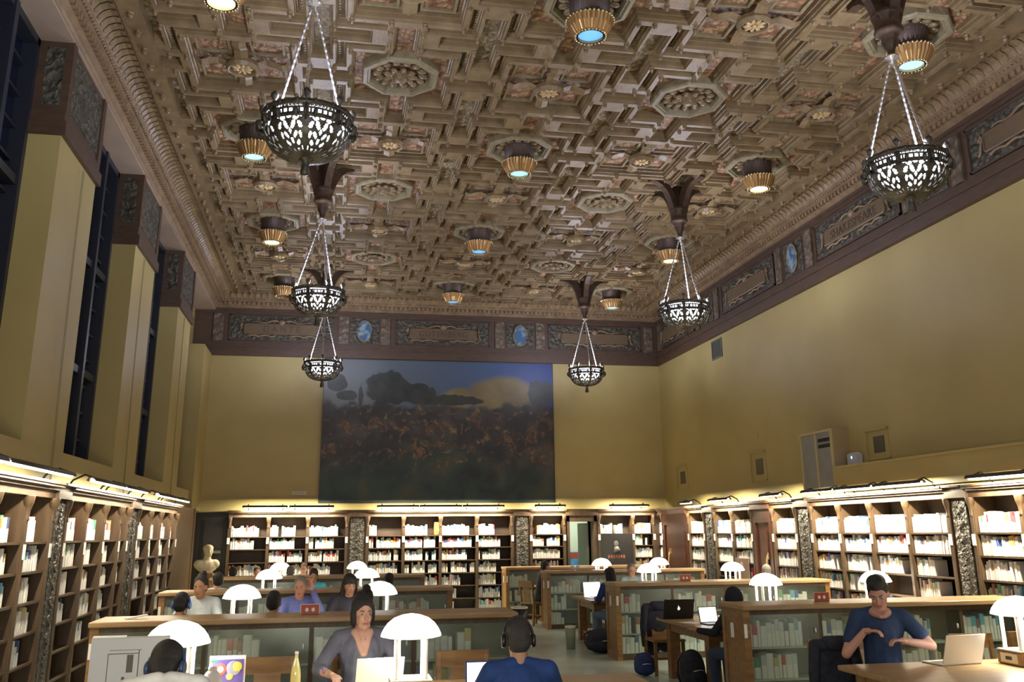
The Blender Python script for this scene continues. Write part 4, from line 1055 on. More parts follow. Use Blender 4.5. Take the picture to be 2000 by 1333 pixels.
# ------------------------------------------------------------------ people
SKIN = {'fair': (.62, .36, .26), 'pink': (.60, .32, .24), 'tan': (.42, .23, .14), 'brown': (.24, .12, .075)}
def skin(k): return mat('skin_'+k, SKIN[k], .5, col2=tuple(c*.88 for c in SKIN[k]), nscale=14)
HAIR = {'black': (.012, .010, .010), 'dark': (.022, .016, .012), 'brown': (.06, .035, .02), 'grey': (.25, .24, .21), 'cut': (.03, .025, .025)}
def hairm(k): return mat('hair_'+k, HAIR[k], .55, bump=.5, bscale=90, stretch=(3, 3, .6))
def person(lab, x, y, hd, sk='fair', hair='dark', style='short', shirt=(.05, .08, .2), sleeves='long', s=1.0, lean=0, hy=0, hp=0, tilt=0, L=None, R=None, near=False, trous=(.03, .035, .05), face=True, neckline=None, fingers=None, drop=0, hands=True, hz=0, hfy=0):
    """seated person; local +y is where the body faces, origin on the floor under the pelvis"""
    V = Vector
    sb = skin(sk); sh = mat('cloth_%.2f_%.2f_%.2f' % shirt, shirt, .8, col2=tuple(c*.75 for c in shirt), nscale=9, bump=.15, bscale=25)
    pel = V((0, 0, .55-drop)); che = V((0, .02+lean*.6, .86-drop)); nk = V((0, .0+lean, 1.04-drop)); hd_c = V((0, .045+lean*1.15+hfy, 1.178-drop+hz))
    shL, shR = V((-.172, lean*.95, 1.0-drop)), V((.172, lean*.95, 1.0-drop))
    dl = L or (V((-.27, .16+lean*.6, .80-drop)), V((-.12, .40+lean*.4, .80)))
    dr = R or (V((.27, .16+lean*.6, .80-drop)), V((.12, .40+lean*.4, .80)))
    HM = Matrix.Translation(hd_c) @ Euler((hp, tilt, hy)).to_matrix().to_4x4()
    b = MB()
    # torso, neck, head
    b.cap(pel, che, .125, .13); b.ell(tuple(che+V((0, 0, .05))), (.165, .105, .16)); b.cap(shL, shR, .055, .055)
    b.cap(nk+V((0, -.01, -.03)), hd_c+V((0, -.015, -.04)), .058, .052)
    b.ell((0, -.012, .022), (.074, .094, .098), 20, 14, 0, HM); b.ell((0, .022, -.035), (.060, .070, .080), 18, 12, 0, HM); b.ell((0, .058, -.092), (.030, .028, .024), 12, 8, 0, HM)
    b.cap((0, .085, .012), (0, .108, -.028), .009, .0135, 8, 0, HM)
    for sx in (-1, 1):
        b.ell((sx*.076, -.008, -.012), (.010, .020, .032), 10, 8, 0, HM, (0, 0, sx*.3)); b.ell((sx*.03, .070, -.025), (.022, .02, .024), 10, 8, 0, HM)
        b.cap((sx*.012, .080, .026), (sx*.042, .070, .027), .009, .008, 8, 0, HM)
        b.cap((sx*.012, -.0+.0129, -.07-.01), (sx*.03, .05, -.085), .02, .02, 8, 0, HM)
    b.cap((-.018, .081, -.056), (.018, .081, -.056), .0085, .0085, 8, 0, HM); b.cap((-.012, .079, -.068), (.012, .079, -.068), .009, .009, 8, 0, HM)
    if neckline:
        for sx in (-1, 1): b.cap(nk+V((sx*.05, .042, -.005)), che+V((sx*.01, .136, .16-neckline)), .040, .018)
        b.cap(nk+V((0, .045, -.02)), che+V((0, .132, .16-neckline)), .046, .014)
    # arms
    for S, (el, wr), side in ((shL, dl, -1), (shR, dr, 1)):
        el, wr = V(el), V(wr)
        b.cap(S, el, .050, .040); b.cap(el, wr, .040, .026)
        if hands:
            d = (wr-el).normalized(); up = V((0, 0, 1)); rt = d.cross(up).normalized(); nrm = rt.cross(d)
            if fingers and side in fingers: d = V(fingers[side]).normalized(); rt = d.cross(up).normalized(); nrm = rt.cross(d)
            P = wr+d*.05
            b.cap(wr, wr+d*.03, .024, .026); 
            for q in range(4): b.cap(wr+d*.02+rt*(-.022+q*.0145), wr+d*.085+rt*(-.027+q*.018), .0135, .0115, 8)
            Ls = (.062, .072, .067, .052) if side < 0 else (.052, .067, .072, .062)
            for q in range(4):
                a0 = wr+d*.085+rt*(-.027+q*.018); a1 = a0+d*Ls[q]*.5-nrm*.008; a2 = a1+d*Ls[q]*.25-nrm*Ls[q]*.35; a3 = a2+d*Ls[q]*.05-nrm*Ls[q]*.25
                b.cap(a0, a1, .0095, .0088, 8); b.cap(a1, a2, .0088, .008, 8); b.cap(a2, a3, .008, .0072, 8)
            ts = -side
            t0 = wr+d*.02+rt*ts*.022; t1 = t0+d*.035+rt*ts*.025-nrm*.008; t2 = t1+d*.034+rt*ts*.004-nrm*.010
            b.cap(t0, t1, .0125, .0105, 8); b.cap(t1, t2, .0105, .0085, 8)
    # legs
    for sx in (-1, 1):
        hipj = V((sx*.09, .02, .53-drop)); kn = V((sx*.12, .44, .51-drop)); an = V((sx*.12, .42, .09)); b.cap(hipj, kn, .080, .055); b.cap(kn, an, .052, .036); b.cap(an, an+V((0, .16, -.045)), .036, .03)
    body = b.build('person', sb, None, None, .0062 if near else .011, 3 if near else 2)
    body.location = (x, y, 0); body.rotation_euler = (0, 0, hd); body.scale = (s,)*3
    tag(body, lab, 'person', 'people reading at the tables')
    # shirt
    b = MB(); b.cap(pel+V((0, 0, -.03)), che, .150, .148); b.ell(tuple(che+V((0, 0, .04))), (.180, .120, .17)); b.cap(shL+V((.01, 0, .0)), shR+V((-.01, 0, .0)), .064, .064)
    for sg, S_ in ((-1, shL), (1, shR)): b.cap(S_+V((-sg*.03, 0, .01)), nk+V((sg*.03, -.01, .005)), .055, .042)
    b.cap(che, nk+V((0, -.01, -.045 if not neckline else -.075)), .12, .068 if not neckline else .055)
    for S, (el, wr) in ((shL, dl), (shR, dr)):
        el, wr = V(el), V(wr)
        if sleeves == 'long': b.cap(S, el, .064, .053); b.cap(el, el+(wr-el)*.86, .053, .038)
        elif sleeves == 'mid': b.cap(S, el, .062, .052); b.cap(el, el+(wr-el)*.35, .052, .045)
        else: b.cap(S, S+(el-S)*.62, .066, .064)
    if style == 'hood': b.ell((0, -.04, .0), (.105, .115, .135), 18, 12, 0, HM); b.cap(nk, hd_c, .085, .09)
    o = b.build('hooded_top' if style == 'hood' else 'shirt', sh, body, None, .009 if near else .014, 4)
    b = MB()
    for sx in (-1, 1):
        hipj = V((sx*.09, .0, .53-drop)); kn = V((sx*.12, .44, .515-drop)); an = V((sx*.12, .42, .12)); b.cap(hipj, kn, .095, .068); b.cap(kn, an, .066, .055)
    b.cap((-.07, -.02, .52-drop), (.07, -.02, .52-drop), .12, .12)
    b.build('trousers', mat('cloth_%.2f_%.2f_%.2f' % trous, trous, .8), body, None, .014, 3)
    b = MB()
    for sx in (-1, 1): b.cap((sx*.12, .40, .05), (sx*.12, .58, .035), .048, .038)
    for sx in (-1, 1): pass
    b.build('shoes', M_black, body)
    # hair
    b = MB()
    if style != 'hood':
        b.ell((0, -.026, .040), (.084, .096, .094), 20, 14, 0, HM); b.ell((0, -.052, -.01), (.078, .066, .080), 16, 12, 0, HM)
        if style == 'tall': b.ell((0, .022, .115), (.072, .080, .060), 16, 10, 0, HM); b.ell((-.02, .05, .14), (.05, .045, .035), 12, 8, 0, HM)
        if style == 'bun': b.ell((0, -.085, .12), (.052, .052, .05), 14, 10, 0, HM)
        if style == 'loose':
            b.ell((0, -.022, .048), (.088, .096, .088), 20, 14, 0, HM); b.ell((0, -.085, .115), (.045, .045, .042), 14, 10, 0, HM)
            for sx in (-1, 1): b.ell((sx*.071, -.008, -.012), (.026, .046, .085), 12, 10, 0, HM)
            b.ell((0, -.06, -.04), (.082, .055, .10), 14, 10, 0, HM)
        if style == 'long':
            b.ell((0, -.0, .055), (.087, .088, .075), 16, 12, 0, HM)
            for sx in (-1, 1): b.cap((sx*.068, -.015, .03), (sx*.085, -.02, -.16), .034, .030, 10, 0, HM)
            b.cap((0, -.06, 0), (0, -.075, -.19), .07, .06, 12, 0, HM)
        if style == 'bald': b = MB(); b.ell((0, -.020, .024), (.0765, .0975, .098), 20, 14, 0, HM); b.ell((0, -.045, -.02), (.074, .062, .07), 16, 12, 0, HM)
        if style == 'cap': pass
        b.build('hair', hairm(hair), body, None, .008 if near else .012, 2)
    if face:
        dk = mat('iris_dark', (.02, .012, .01), .3); wh_ = mat('eye_white', (.55, .5, .46), .4)
        for sx in (-1, 1):
            b = MB(); b.ell((sx*.030, .077, .006), (.0135, .010, .0062), 10, 6, 0, HM); b.build('eye', wh_, body)
            b = MB(); b.ell((sx*.030, .0855, .006), (.0060, .003, .0058), 8, 6, 0, HM); b.build('iris', dk, body)
            b = MB(); b.tube([(sx*.015, .0905, .0255), (sx*.03, .0875, .0295), (sx*.046, .079, .0265)], [.0028, .0032, .0018], 6, 0, True, HM); b.build('eyebrow', hairm('dark'), body)
        b = MB(); b.cap((-.019, .0885, -.058), (.019, .0885, -.058), .0050, .0050, 6, 0, HM); b.cap((-.013, .087, -.067), (.013, .087, -.067), .0052, .0052, 6, 0, HM); b.build('lips', mat('lips_'+sk, tuple((SKIN[sk][0]*.8, SKIN[sk][1]*.45, SKIN[sk][2]*.5)), .4), body)
    body['_hc'] = 0
    del body['_hc']
    return body, (Matrix.Translation((x, y, 0)) @ Matrix.Rotation(hd, 4, 'Z') @ Matrix.Scale(s, 4) @ HM)
def headphones(HMw, col, lab, r=.092):
    t = bpy.data.objects.new('headphones', None); COL.objects.link(t); t.matrix_world = HMw; tag(t, lab, 'headphones')
    M1 = mat('phones_%s' % col[0], col[1], .35)
    b = MB(); b.tube([(r*1.0*sin(a), -.015, -.01+.135*cos(a)) for a in [(-pi/2)+pi*k/16 for k in range(17)]], .009, 8); b.build('headband', M1, t)
    for s in (-1, 1):
        b = MB(); b.lathe([(.030, 0), (.040, .006), (.040, .018), (.034, .026)], n=18); b.build('ear_cup', M1, t, Matrix.Translation((s*.078, -.012, -.012)) @ Matrix.Rotation(s*pi/2, 4, 'Y'))
    return t
V = Vector
PI_ = pi
# front table, left of the aisle
person('woman with dark hair tied up, in a grey V-neck top, writing at the front table', .26, 8.28, pi+.12, 'fair', 'black', 'loose', (.13, .135, .18), 'mid', 1.08, .03, .12, -.08, 0,
       L=(V((-.27, .14, .82)), V((-.10, .36, .80))), R=(V((.33, .16, .80)), V((.27, .38, .79))), near=True, neckline=.13)
PB, HB = person('man with cropped dark hair in royal blue, seen from behind at the front table', 1.20, 6.12, -.05, 'tan', 'cut', 'bald', (.012, .05, .21), 'long', 1.06, .05, -.04, -.12, near=True, face=False)
headphones(HB, ('black', (.01, .01, .012)), 'black headphones on the man in the royal blue top')
PW, HW = person('person with short dark hair in a white shirt, seen from behind at the near left', -.90, 5.80, .10, 'fair', 'black', 'short', (.82, .82, .80), 'long', 1.08, .06, -.25, -.45, hz=-.085, hfy=.05, near=True, face=False)
headphones(HW, ('blue', (.03, .06, .15)), 'dark blue headphones on the person in the white shirt', .098)
# right front
PN, HN = person('man with tall dark hair in a navy tee, looking down at his raised hands', 5.05, 8.32, pi-.40, 'pink', 'black', 'tall', (.02, .045, .12), 'short', 1.13, .06, -.28, -.45, .08,
       L=(V((-.36, .13, .79)), V((-.15, .24, .83))), R=(V((.30, .16, .72)), V((.15, .22, .90))), near=True, neckline=.01, trous=(.02, .05, .16), fingers={-1: (.8, .35, .12), 1: (-.7, .4, .08)})
chair(.30, 8.55, pi+.12, 'under the woman in grey'); chair(1.20, 5.98, 0, 'under the man in the royal blue top'); chair(-.90, 5.68, 0, 'under the person in the white shirt'); chair(5.05, 8.55, pi, 'under the man in the navy tee')
chair(-.50, 8.38, pi, 'empty between the bookcase and the purple picture book'); chair(1.17, 8.42, pi, 'empty behind the front table, by the dome lamp'); chair(6.25, 8.45, pi, 'empty behind the silver laptop'); chair(6.95, 8.5, pi, 'empty at the right edge of the front table')
# second row left
PA, HA = person('person with blue headphones and blue shirt, back to the camera behind the first low bookcase', -1.62, 11.08, -.1, 'tan', 'black', 'short', (.03, .06, .20), 'long', 1.0, .05, -.1, -.1, face=False)
headphones(HA, ('bright_blue', (.05, .15, .6)), 'bright blue headphones over black hair behind the first low bookcase', .096)
person('woman with dark hair in a bun and a pale shirt behind the dome lamp', -1.62, 13.05, pi-.2, 'tan', 'black', 'bun', (.55, .62, .66), 'long', 1.08, .08, 0, -.2)
person('person with cropped black hair, back to the camera, in front of the raised hand', -.62, 11.05, .0, 'tan', 'black', 'short', (.30, .42, .60), 'long', 1.0, .04, -.2, -.05, face=False)
person('grey-haired person in a violet-blue shirt holding a hand up to the face', -.44, 13.02, pi+.3, 'pink', 'grey', 'short', (.16, .20, .55), 'long', 1.06, .10, -.5, -.2, L=(V((-.24, .22, .90)), V((-.13, .20, 1.16))), fingers={-1: (.3, .1, 1)})
person('woman with long black hair and dark jacket looking down behind the first low bookcase', .22, 13.08, pi+.15, 'fair', 'black', 'long', (.03, .03, .05), 'long', 1.07, .08, .1, -.25)
person('person with a large dark hair knot, back to the camera, by the dome lamp', .40, 11.2, 0, 'tan', 'black', 'bun', (.03, .03, .05), 'long', 1.0, .0, 0, -.1, face=False)
for i, (x, y, h, l) in enumerate(((-1.62, 10.93, 0, 'under the person with blue headphones'), (-1.62, 13.3, pi, 'under the woman in the pale shirt'), (-.62, 10.9, 0, 'under the person with cropped black hair'), (-.44, 13.28, pi, 'under the grey-haired person'), (.22, 13.33, pi, 'under the woman with long black hair'), (.40, 11.0, 0, 'under the person with the hair knot'))): chair(x, y, h, l)
# third row left
person('person with dark hair and a white shirt behind the second low bookcase, near the bust', -1.80, 15.95, -.1, 'fair', 'black', 'short', (.75, .76, .82), 'long', 1.02, .05, .3, -.1, face=False)
person('person with black hair in a bright blue shirt, head bent down', -.32, 17.95, pi, 'tan', 'black', 'short', (.05, .42, .62), 'short', 1.0, .10, 0, -.55)
person('person with black hair and pale blue shirt, seen from behind by the second low bookcase', .94, 15.9, 0, 'tan', 'black', 'short', (.20, .34, .58), 'long', .98, .05, -.3, -.1, face=False)
# last row left
person('person with dark hair in the farthest row, face above the low bookcase', -.62, 22.0, pi, 'fair', 'brown', 'short', (.10, .12, .14), 'long', .98, .05, 0, -.1)
person('person with brown hair in the farthest row, back of the head showing', -.84, 20.3, 0, 'tan', 'grey', 'short', (.15, .14, .12), 'long', .98, 0, 0, -.1, face=False)
person('pale-faced person in the farthest row beside the dome lamp', -1.62, 22.0, pi, 'fair', 'brown', 'short', (.5, .42, .42), 'long', .94, .05, .2, -.2)
person('dark-haired person in the farthest row, left end', -1.98, 20.25, 0, 'tan', 'black', 'short', (.10, .09, .09), 'long', .98, 0, 0, -.1, face=False)
# right side
person('person with headphones and a royal blue jacket at a lit laptop beside the aisle', 4.80, 15.98, .30, 'tan', 'black', 'long', (.012, .04, .20), 'long', 1.0, .10, .15, -.15, face=False, trous=(.10, .18, .30), L=(V((-.27, .12, .78)), V((-.14, .38, .80))))
person('person in a dark hooded top leaning over a laptop beside the aisle', 4.80, 10.78, .42, 'tan', 'black', 'hood', (.010, .012, .022), 'long', .96, .12, .35, -.25, L=(V((-.30, .22, .78)), V((-.36, .46, .80))), face=True, trous=(.03, .05, .11))
person('person in a dark tee, side on, head resting on one hand, far right', 4.46, 20.45, -1.1, 'tan', 'black', 'short', (.03, .04, .05), 'short', 1.0, .10, -.3, -.15, L=(V((-.24, .22, .80)), V((-.08, .20, 1.10))), R=(V((.2, .3, .78)), V((-.1, .5, .79))))
person('grey-haired person with a grey top behind the mahogany door side lamp', 7.86, 16.35, .5, 'pink', 'grey', 'short', (.12, .14, .17), 'long', 1.0, .04, -.5, 0, face=False)
person('person with dark hair and blue checked shirt behind the man in the navy tee', 6.86, 11.1, .5, 'fair', 'dark', 'short', (.06, .12, .42), 'long', 1.04, .05, .3, -.1)
person('person in a grey-blue shirt half hidden by two overlapping dome lamps', 5.72, 18.0, pi, 'fair', 'grey', 'short', (.22, .30, .33), 'long', 1.0, .05, 0, -.2)
for i, (x, y, h, l) in enumerate(((4.92, 15.80, .3, 'under the person in the royal blue jacket'), (4.80, 10.60, .42, 'under the person in the dark hooded top'), (4.32, 20.38, -1.1, 'under the person resting on one hand'), (7.86, 16.2, .5, 'under the grey-haired person by the door'), (6.86, 10.95, .5, 'under the person in the blue checked shirt'), (5.72, 18.22, pi, 'under the person between the overlapping lamps'), (4.85, 8.62-.0, pi, 'x'))[:6]): chair(x, y, h, l)
for (x, y, h, l) in ((-1.80, 15.78, 0, 'under the person in the white shirt near the bust'), (-.32, 18.15, pi, 'under the person in bright blue'), (.94, 15.72, 0, 'under the person in pale blue'), (-.62, 22.2, pi, 'under the dark-haired person in the farthest row'), (-.84, 20.15, 0, 'under the grey-headed person in the farthest row'), (-1.62, 22.22, pi, 'under the pale-faced person in the farthest row'), (-1.98, 20.1, 0, 'under the person at the left end of the farthest row')): chair(x, y, h, l)

# ------------------------------------------------------------------ laptops and small things
def laptop(x, y, z, hd, lab, lid, w=.33, d=.23, ang=1.9, mark=None, scr=True, key='aluminium', lidm=None):
    t = thing('laptop', lab, 'laptop', (x, y, z+.001), hd, 'laptops on the reading tables')
    b = MB(); b.bev(-w/2, w/2, 0, d, 0, .014, .004); kb = b.build('keyboard_base', lid, t)
    b = MB(); b.box(-w/2+.025, w/2-.025, .08, d-.02, .014, .0155); b.build('keys', M_black, kb)
    R = Matrix.Translation((0, d, .012)) @ Matrix.Rotation(-(ang-pi/2), 4, 'X')
    b = MB(); b.bev(-w/2, w/2, 0, .008, 0, d, .003, 0, R); ld = b.build('lid', lidm or lid, t)
    b = MB(); b.box(-w/2+.012, w/2-.012, -.0015, -.0002, .012, d-.012, 0, R); b.build('screen', M_scr if scr else M_black, ld)
    if mark:
        b = MB(); b.ell((0, .0085, d*.52), (.020, .002, .024), 14, 8, 0, R); b.ell((.006, .0085, d*.52+.032), (.006, .002, .011), 8, 6, 0, R, (0, .5, 0)); b.build('lid_emblem', mark, ld)
    return t
M_emb = mat('lit_emblem', (.8, .85, .9), .4, emit=.8)
laptop(.36, 7.86, .76, pi+.10, 'open white-glaring laptop in front of the woman in grey', M_alu, .36, .25, 1.95, M_emb)
laptop(1.14, 6.75, .76, -.05, 'open laptop with a bright screen before the man in royal blue', M_alu, .36, .25, 1.75, lidm=mat('blue_bezel', (.02, .06, .2), .4))
laptop(5.42, 8.00, .76, pi+.12, 'open silver laptop, lid towards the camera, before the man in the navy tee', M_alu, .42, .26, 1.9)
laptop(4.65, 12.80, .76, pi-.05, 'black laptop with a pale fruit-shaped emblem, lid towards the camera', M_black, .42, .26, 1.9, M_emb)
laptop(4.82, 11.62, .76, .15, 'open laptop with a dark red bezel before the hooded person', M_black, .27, .20, 1.8, lidm=mat('red_bezel', (.12, .02, .015), .4))
laptop(4.66, 16.55, .76, .12, 'open laptop with a bright screen before the person in the royal blue jacket', M_alu, .34, .27, 1.75)
laptop(4.20+.62, 20.72, .76, -.9, 'small dark laptop in the far right row', M_black, .26, .18, 1.9, scr=False)
# desktop monitor showing a grey drawing
t = thing('monitor', 'desktop monitor showing a grey door drawing at the near left', 'monitor', (-1.27, 6.88, .762), .05)
b = MB(); b.lathe([(.11, 0), (.11, .012), (.02, .02), (.02, .12)], n=20); b.build('stand', M_alu, t)
b = MB(); b.bev(-.27, .22, .0, .04, .10, .50, .006); b.build('casing', mat('monitor_case', (.5, .5, .5), .4), t)
b = MB(); b.box(-.262, .212, -.003, .001, .108, .488); b.build('screen', mat('grey_page', (.25, .25, .24), .4, emit=.22, ecol=(.62, .62, .58)), t)
b = MB()
for (x0, x1, z0, z1) in ((-.16, -.155, .1, .40), (-.155, .03, .395, .40), (.03, .036, .1, .42), (-.15, .05, .418, .421)): b.box(x0, x1, -.0045, -.0032, z0, z1)
b.box(-.04, .0, -.0045, -.0032, .28, .39); b.box(-.055, -.01, -.0045, -.0032, .11, .21); b.ell((-.055, -.004, .245), (.011, .001, .011), 10, 6)
b.build('door_drawing', mat('drawing_lines', (.09, .09, .085), .6), t)
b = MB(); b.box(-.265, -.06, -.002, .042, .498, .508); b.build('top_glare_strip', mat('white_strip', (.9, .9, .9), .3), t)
# purple picture book standing up, white bottle, water bottle, pen, notebook
t = thing('picture_book', 'upright picture book with a purple cover of red, yellow and grey discs', 'book', (-.71, 7.35, .762), .03)
b = MB(); b.box(-.125, .125, 0, .02, 0, .31); b.build('board', M_paper, t)
b = MB(); b.box(-.105, .112, -.003, 0, .02, .285); b.build('cover_picture', mat('purple_print', (.10, .07, .30), .5, col2=(.13, .10, .38), nscale=8), t)
def disc(x, z, r, c, nm, th=.0): 
    b = MB(); b.ell((x, -.004-th, z), (r, .0012, r), 16, 6); b.build(nm, mat('print_%s' % nm, c, .5), t)
disc(-.045, .22, .042, (.75, .12, .10), 'red_disc'); disc(-.045, .22, .022, (.9, .75, .65), 'pale_centre', .001); disc(.045, .225, .052, (.32, .32, .42), 'grey_disc'); disc(.07, .235, .034, (.75, .58, .12), 'yellow_disc', .001); disc(.02, .07, .04, (.80, .62, .10), 'gold_disc'); disc(.02, .17, .025, (.7, .5, .15), 'amber_disc')
b = MB(); b.box(-.115, -.072, -.004, -.001, .268, .282); b.build('green_tab', mat('green_tab', (.02, .35, .08), .5), t)
t = thing('white_flask', 'rounded white flask standing before the purple picture book', 'flask', (-.77, 6.98, .762))
b = MB(); b.lathe([(.07, 0), (.078, .02), (.078, .16), (.068, .21), (.045, .245), (.03, .26), (.001, .262)], n=24); b.build('flask_body', mat('white_flask', (.85, .83, .82), .35), t)
b = MB(); b.lathe([(.028, .255), (.028, .285), (.001, .29)], n=14); b.build('flask_lid', M_paper, t)
t = thing('water_bottle', 'slim clear and yellow bottle at the table beside the empty chair', 'bottle', (-.235, 7.62, .762))
b = MB(); b.lathe([(.036, 0), (.038, .02), (.038, .12), (.033, .17), (.018, .23), (.013, .255), (.013, .275)], n=20); b.build('bottle_body', mat('yellow_glass', (.62, .55, .20), .12, spec=.8), t)
b = MB(); b.lathe([(.015, .272), (.015, .295), (.001, .297)], n=14); b.build('bottle_cap', M_alu, t)
t = thing('notebook', 'pale blue open notebook under the writing hand of the woman in grey', 'notebook', (.06, 7.88, .762), .1)
b = MB(); b.bev(-.15, .15, -.10, .10, 0, .008, .002); b.build('cover', mat('notebook_blue', (.12, .2, .42), .6), t)
b = MB(); b.box(-.145, .145, -.096, .096, .008, .010); b.build('page', M_paper, t)
b = MB(); b.tube([(.0, 7.92, .775), (-.045, 7.86, .905)], .0045, 8); o = b.build('pen', mat('pen_blue', (.02, .04, .45), .3)); tag(o, 'blue pen in the hand of the woman in grey', 'pen')
def sheet(x, y, z, w, d, rz, lab):
    b = MB(); b.box(-w/2, w/2, -d/2, d/2, 0, .004); o = b.build('paper', M_paper); o.location = (x, y, z+.001); o.rotation_euler = (0, 0, rz); tag(o, lab, 'paper')
sheet(4.62, 11.95, .76, .22, .30, .4, 'loose white paper on the table before the hooded person')
sheet(5.95, 7.15, .76, .30, .24, .2, 'white paper under the dome lamp at the right edge')
def sign(x, y, lab, rz=0, c=(.42, .07, .04)):
    t = thing('sign_card', lab, 'sign', (x, y, LZ+.001), rz, 'small sign cards on the low bookcases')
    b = MB(); b.box(-.095, .095, -.004, .004, 0, .10); b.box(-.095, .095, -.004, .05, 0, .004); b.build('holder', mat('acrylic', (.6, .55, .5), .2), t)
    b = MB(); b.box(-.088, .088, -.0065, -.004, .006, .094); b.build('red_card', mat('sign_red', c, .5), t)
    b = MB(); b.ell((-.03, -.0075, .045), (.018, .001, .02), 10, 6); b.ell((.03, -.0075, .045), (.018, .001, .02), 10, 6); b.build('white_figures', M_paper, t)
sign(-.20, 10.02, 'red sign card on the first low bookcase left of the aisle'); sign(5.45, 10.1, 'red and white sign card on the low bookcase behind the man in the navy tee', 0, (.45, .08, .10)); sign(5.62, 14.78, 'red sign card on the low bookcase behind the black laptop')
t = thing('leaflet', 'small pale leaflet tilted on the left end of the first low bookcase', 'leaflet', (-1.85, 10.0, LZ+.001), .5)
b = MB(); b.box(-.10, .10, -.03, .03, 0, .012, 0, Matrix.Rotation(-.12, 4, 'Y') @ Matrix.Translation((0, 0, .012))); b.build('sheet', M_paper, t)
for k, (x, y, lab) in enumerate(((5.10, 19.6, 'pair of white paper cups on the farthest visible low bookcase'),)):
    t = thing('paper_cup', 'white paper cup, left of the pair on the farther right low bookcase', 'cup', (4.98, 19.62, LZ+.001), group='paper cups'); b = MB(); b.lathe([(.03, 0), (.04, .09), (.036, .09), (.028, .005)], n=16); b.build('cup_wall', M_paper, t)
    dup(t, 'white paper cup, right of the pair on the farther right low bookcase', (5.09, 19.62, LZ+.001))

# bags, bins
def bag(name, x, y, w, d, h, c, lab, rz=0, z=0, lie=False):
    t = thing(name, lab, 'bag', (x, y, z), rz)
    b = MB(); b.ell((0, 0, h*.5), (w/2, d/2, h*.5)); b.ell((0, -d*.1, h*.32), (w*.52, d*.48, h*.32)); b.ell((0, d*.05, h*.72), (w*.40, d*.40, h*.27)); o = b.build('bag_body', c, t, None, .012, 5)
    b = MB(); b.ell((0, -d*.42, h*.35), (w*.34, d*.18, h*.24)); b.build('front_pocket', c, t, None, .012, 4)
    for s in (-1, 1):
        b = MB(); b.tube([(s*w*.2, d*.3, h*.9), (s*w*.28, d*.62, h*.7), (s*w*.3, d*.62, h*.35), (s*w*.25, d*.4, h*.1)], .016, 6); b.build('strap', M_black, t)
    b = MB(); b.tube([(-w*.22, -d*.52, h*.52), (0, -d*.585, h*.55), (w*.22, -d*.52, h*.52)], .005, 5); b.build('zip', M_alu, t)
bag('backpack', 4.42, 15.55, .62, .42, .38, M_rub, 'slumped black backpack on the aisle floor by the low bookcase end', .3)
bag('backpack', 4.42, 11.55, .34, .28, .50, M_rub, 'tall black backpack standing at the table end beside the hooded person', .2)
bag('tote_bag', 4.28, 13.0, .30, .22, .30, M_navy, 'small dark blue bag on the floor beside the aisle', 0)
t = thing('jacket', 'black jacket slung over a chair at the near left end of the black laptop table', 'jacket', (4.62, 12.98, 0))
chair(4.62, 13.08, pi, 'draped with a black jacket behind the black laptop')
def coat(t, y):
    b = MB(); b.cap((-.19, y, .86), (.19, y, .86), .055, .055); b.ell((0, y+.02, .64), (.23, .065, .26)); b.ell((-.08, y+.04, .40), (.13, .06, .20)); b.ell((.10, y+.05, .42), (.12, .06, .18)); b.build('draped_body', M_rub, t, None, .013, 3)
    for s in (-1, 1):
        b = MB(); b.cap((s*.20, y-.02, .84), (s*.235, y-.03, .60), .055, .05); b.cap((s*.235, y-.03, .60), (s*.215, y+.0, .36), .05, .042); b.build('sleeve', M_rub, t, None, .013, 3)
    b = MB(); b.cap((-.08, y-.03, .90), (.08, y-.03, .90), .045, .045); b.ell((0, y-.05, .87), (.10, .05, .06)); b.build('collar', M_rub, t, None, .012, 3)
coat(t, .34)
t = thing('jacket', 'black coat hung on the chair back beside the man in the navy tee', 'jacket', (4.70, 8.44, 0))
coat(t, .14)
chair(4.70, 8.36, pi, 'hung with a black coat beside the man in the navy tee')
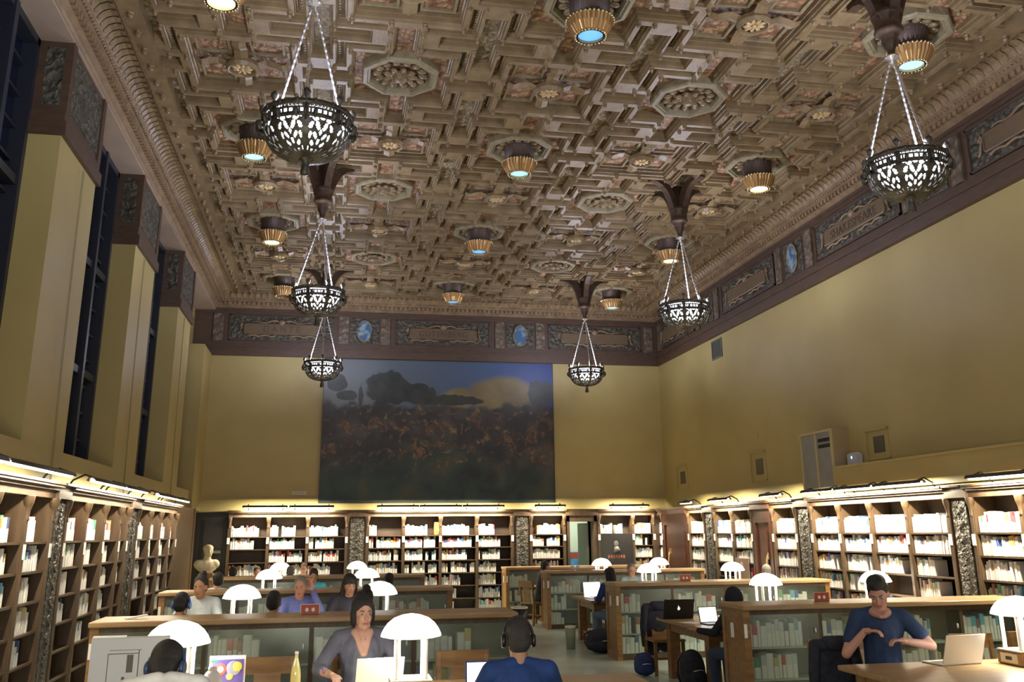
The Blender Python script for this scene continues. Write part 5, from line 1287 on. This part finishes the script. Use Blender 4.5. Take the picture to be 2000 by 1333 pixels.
def bin_(x, y, lab, c, r=.16, h=.5):
    t = thing('waste_bin', lab, 'bin', (x, y, 0)); b = MB(); b.lathe([(r*.82, 0), (r, h), (r*.95, h), (r*.78, .02)], n=24); b.build('bin_body', c, t)
    b = MB(); b.lathe([(r*1.03, h-.02), (r*1.03, h+.012), (r*.95, h+.012), (r*.95, h-.02)], n=24, cap=False); b.build('bin_rim', M_alu, t)
    b = MB(); b.ell((0, 0, h-.06), (r*.85, r*.85, .07), 14, 8); b.build('bin_liner', mat('liner_blue', (.25, .42, .55), .3), t)
bin_(3.62, 18.55, 'dark waste bin with a pale blue liner at the end of the far left bookcase', M_black)
bin_(4.02, 16.1, 'pale green post-like shape by the aisle beside the slumped backpack', mat('post_green', (.28, .33, .22), .4), .09, .36)  # bin form stands in for a pale green post-like shape

# bust on its pedestal
t = thing('pedestal', 'reddish brown wooden pedestal under the marble bust', 'pedestal', (-2.74, 22.2, 0))
b = MB(); b.bev(-.20, .20, -.20, .20, 0, .12, .02); b.build('base', M_wood, t)
b = MB(); b.loft([[(sx*w_, sy*w_, z) for sx, sy in ((-1, -1), (1, -1), (1, 1), (-1, 1))] for w_, z in ((.15, .12), (.12, 1.0), (.16, 1.05), (.16, 1.09))], 0, False); b.build('shaft', M_wood, t)
t = thing('bust', 'cream marble bust of a man with bare chest on a brown pedestal', 'bust', (-2.74, 22.2, 1.091), .35, scale=1.2)
b = MB(); b.cap((-.15, 0, .16), (.15, 0, .16), .085, .085); b.ell((0, 0, .13), (.20, .11, .13)); b.box(-.10, .10, -.08, .08, 0, .09); b.cap((0, 0, .2), (.01, .0, .32), .075, .062)
b.ell((.015, .0, .40), (.085, .10, .10)); b.ell((.015, -.025, .35), (.066, .07, .075)); b.cap((.015, -.10, .40), (.015, -.115, .37), .01, .014); b.ell((.01, .015, .445), (.096, .104, .068)); b.ell((-.06, 0, .44), (.012, .02, .03)); b.ell((.09, 0, .44), (.012, .02, .03))
b.box(-.09, .09, -.08, .08, 0, .03); b.build('carved_figure', mat('cream_marble', (.62, .55, .38), .45), t, None, .009, 2)
for i, (y, z1) in enumerate(((10.9, 6.1), (14.6, 6.1), (18.7, 6.1))):
    b = MB(); N = 24
    for dy in (0, .05): b.tube([(XP+.045, y+dy+.25*(k/N)**2, z1-(z1-1.9)*k/N) for k in range(N+1)], .0035, 5)
    o = b.build('pull_cord', mat('cord_grey', (.22, .19, .11), .7)); tag(o, 'thin slack double cord hanging down a window pier, %s from the camera' % ORD[i], 'cord', 'window blind cords')
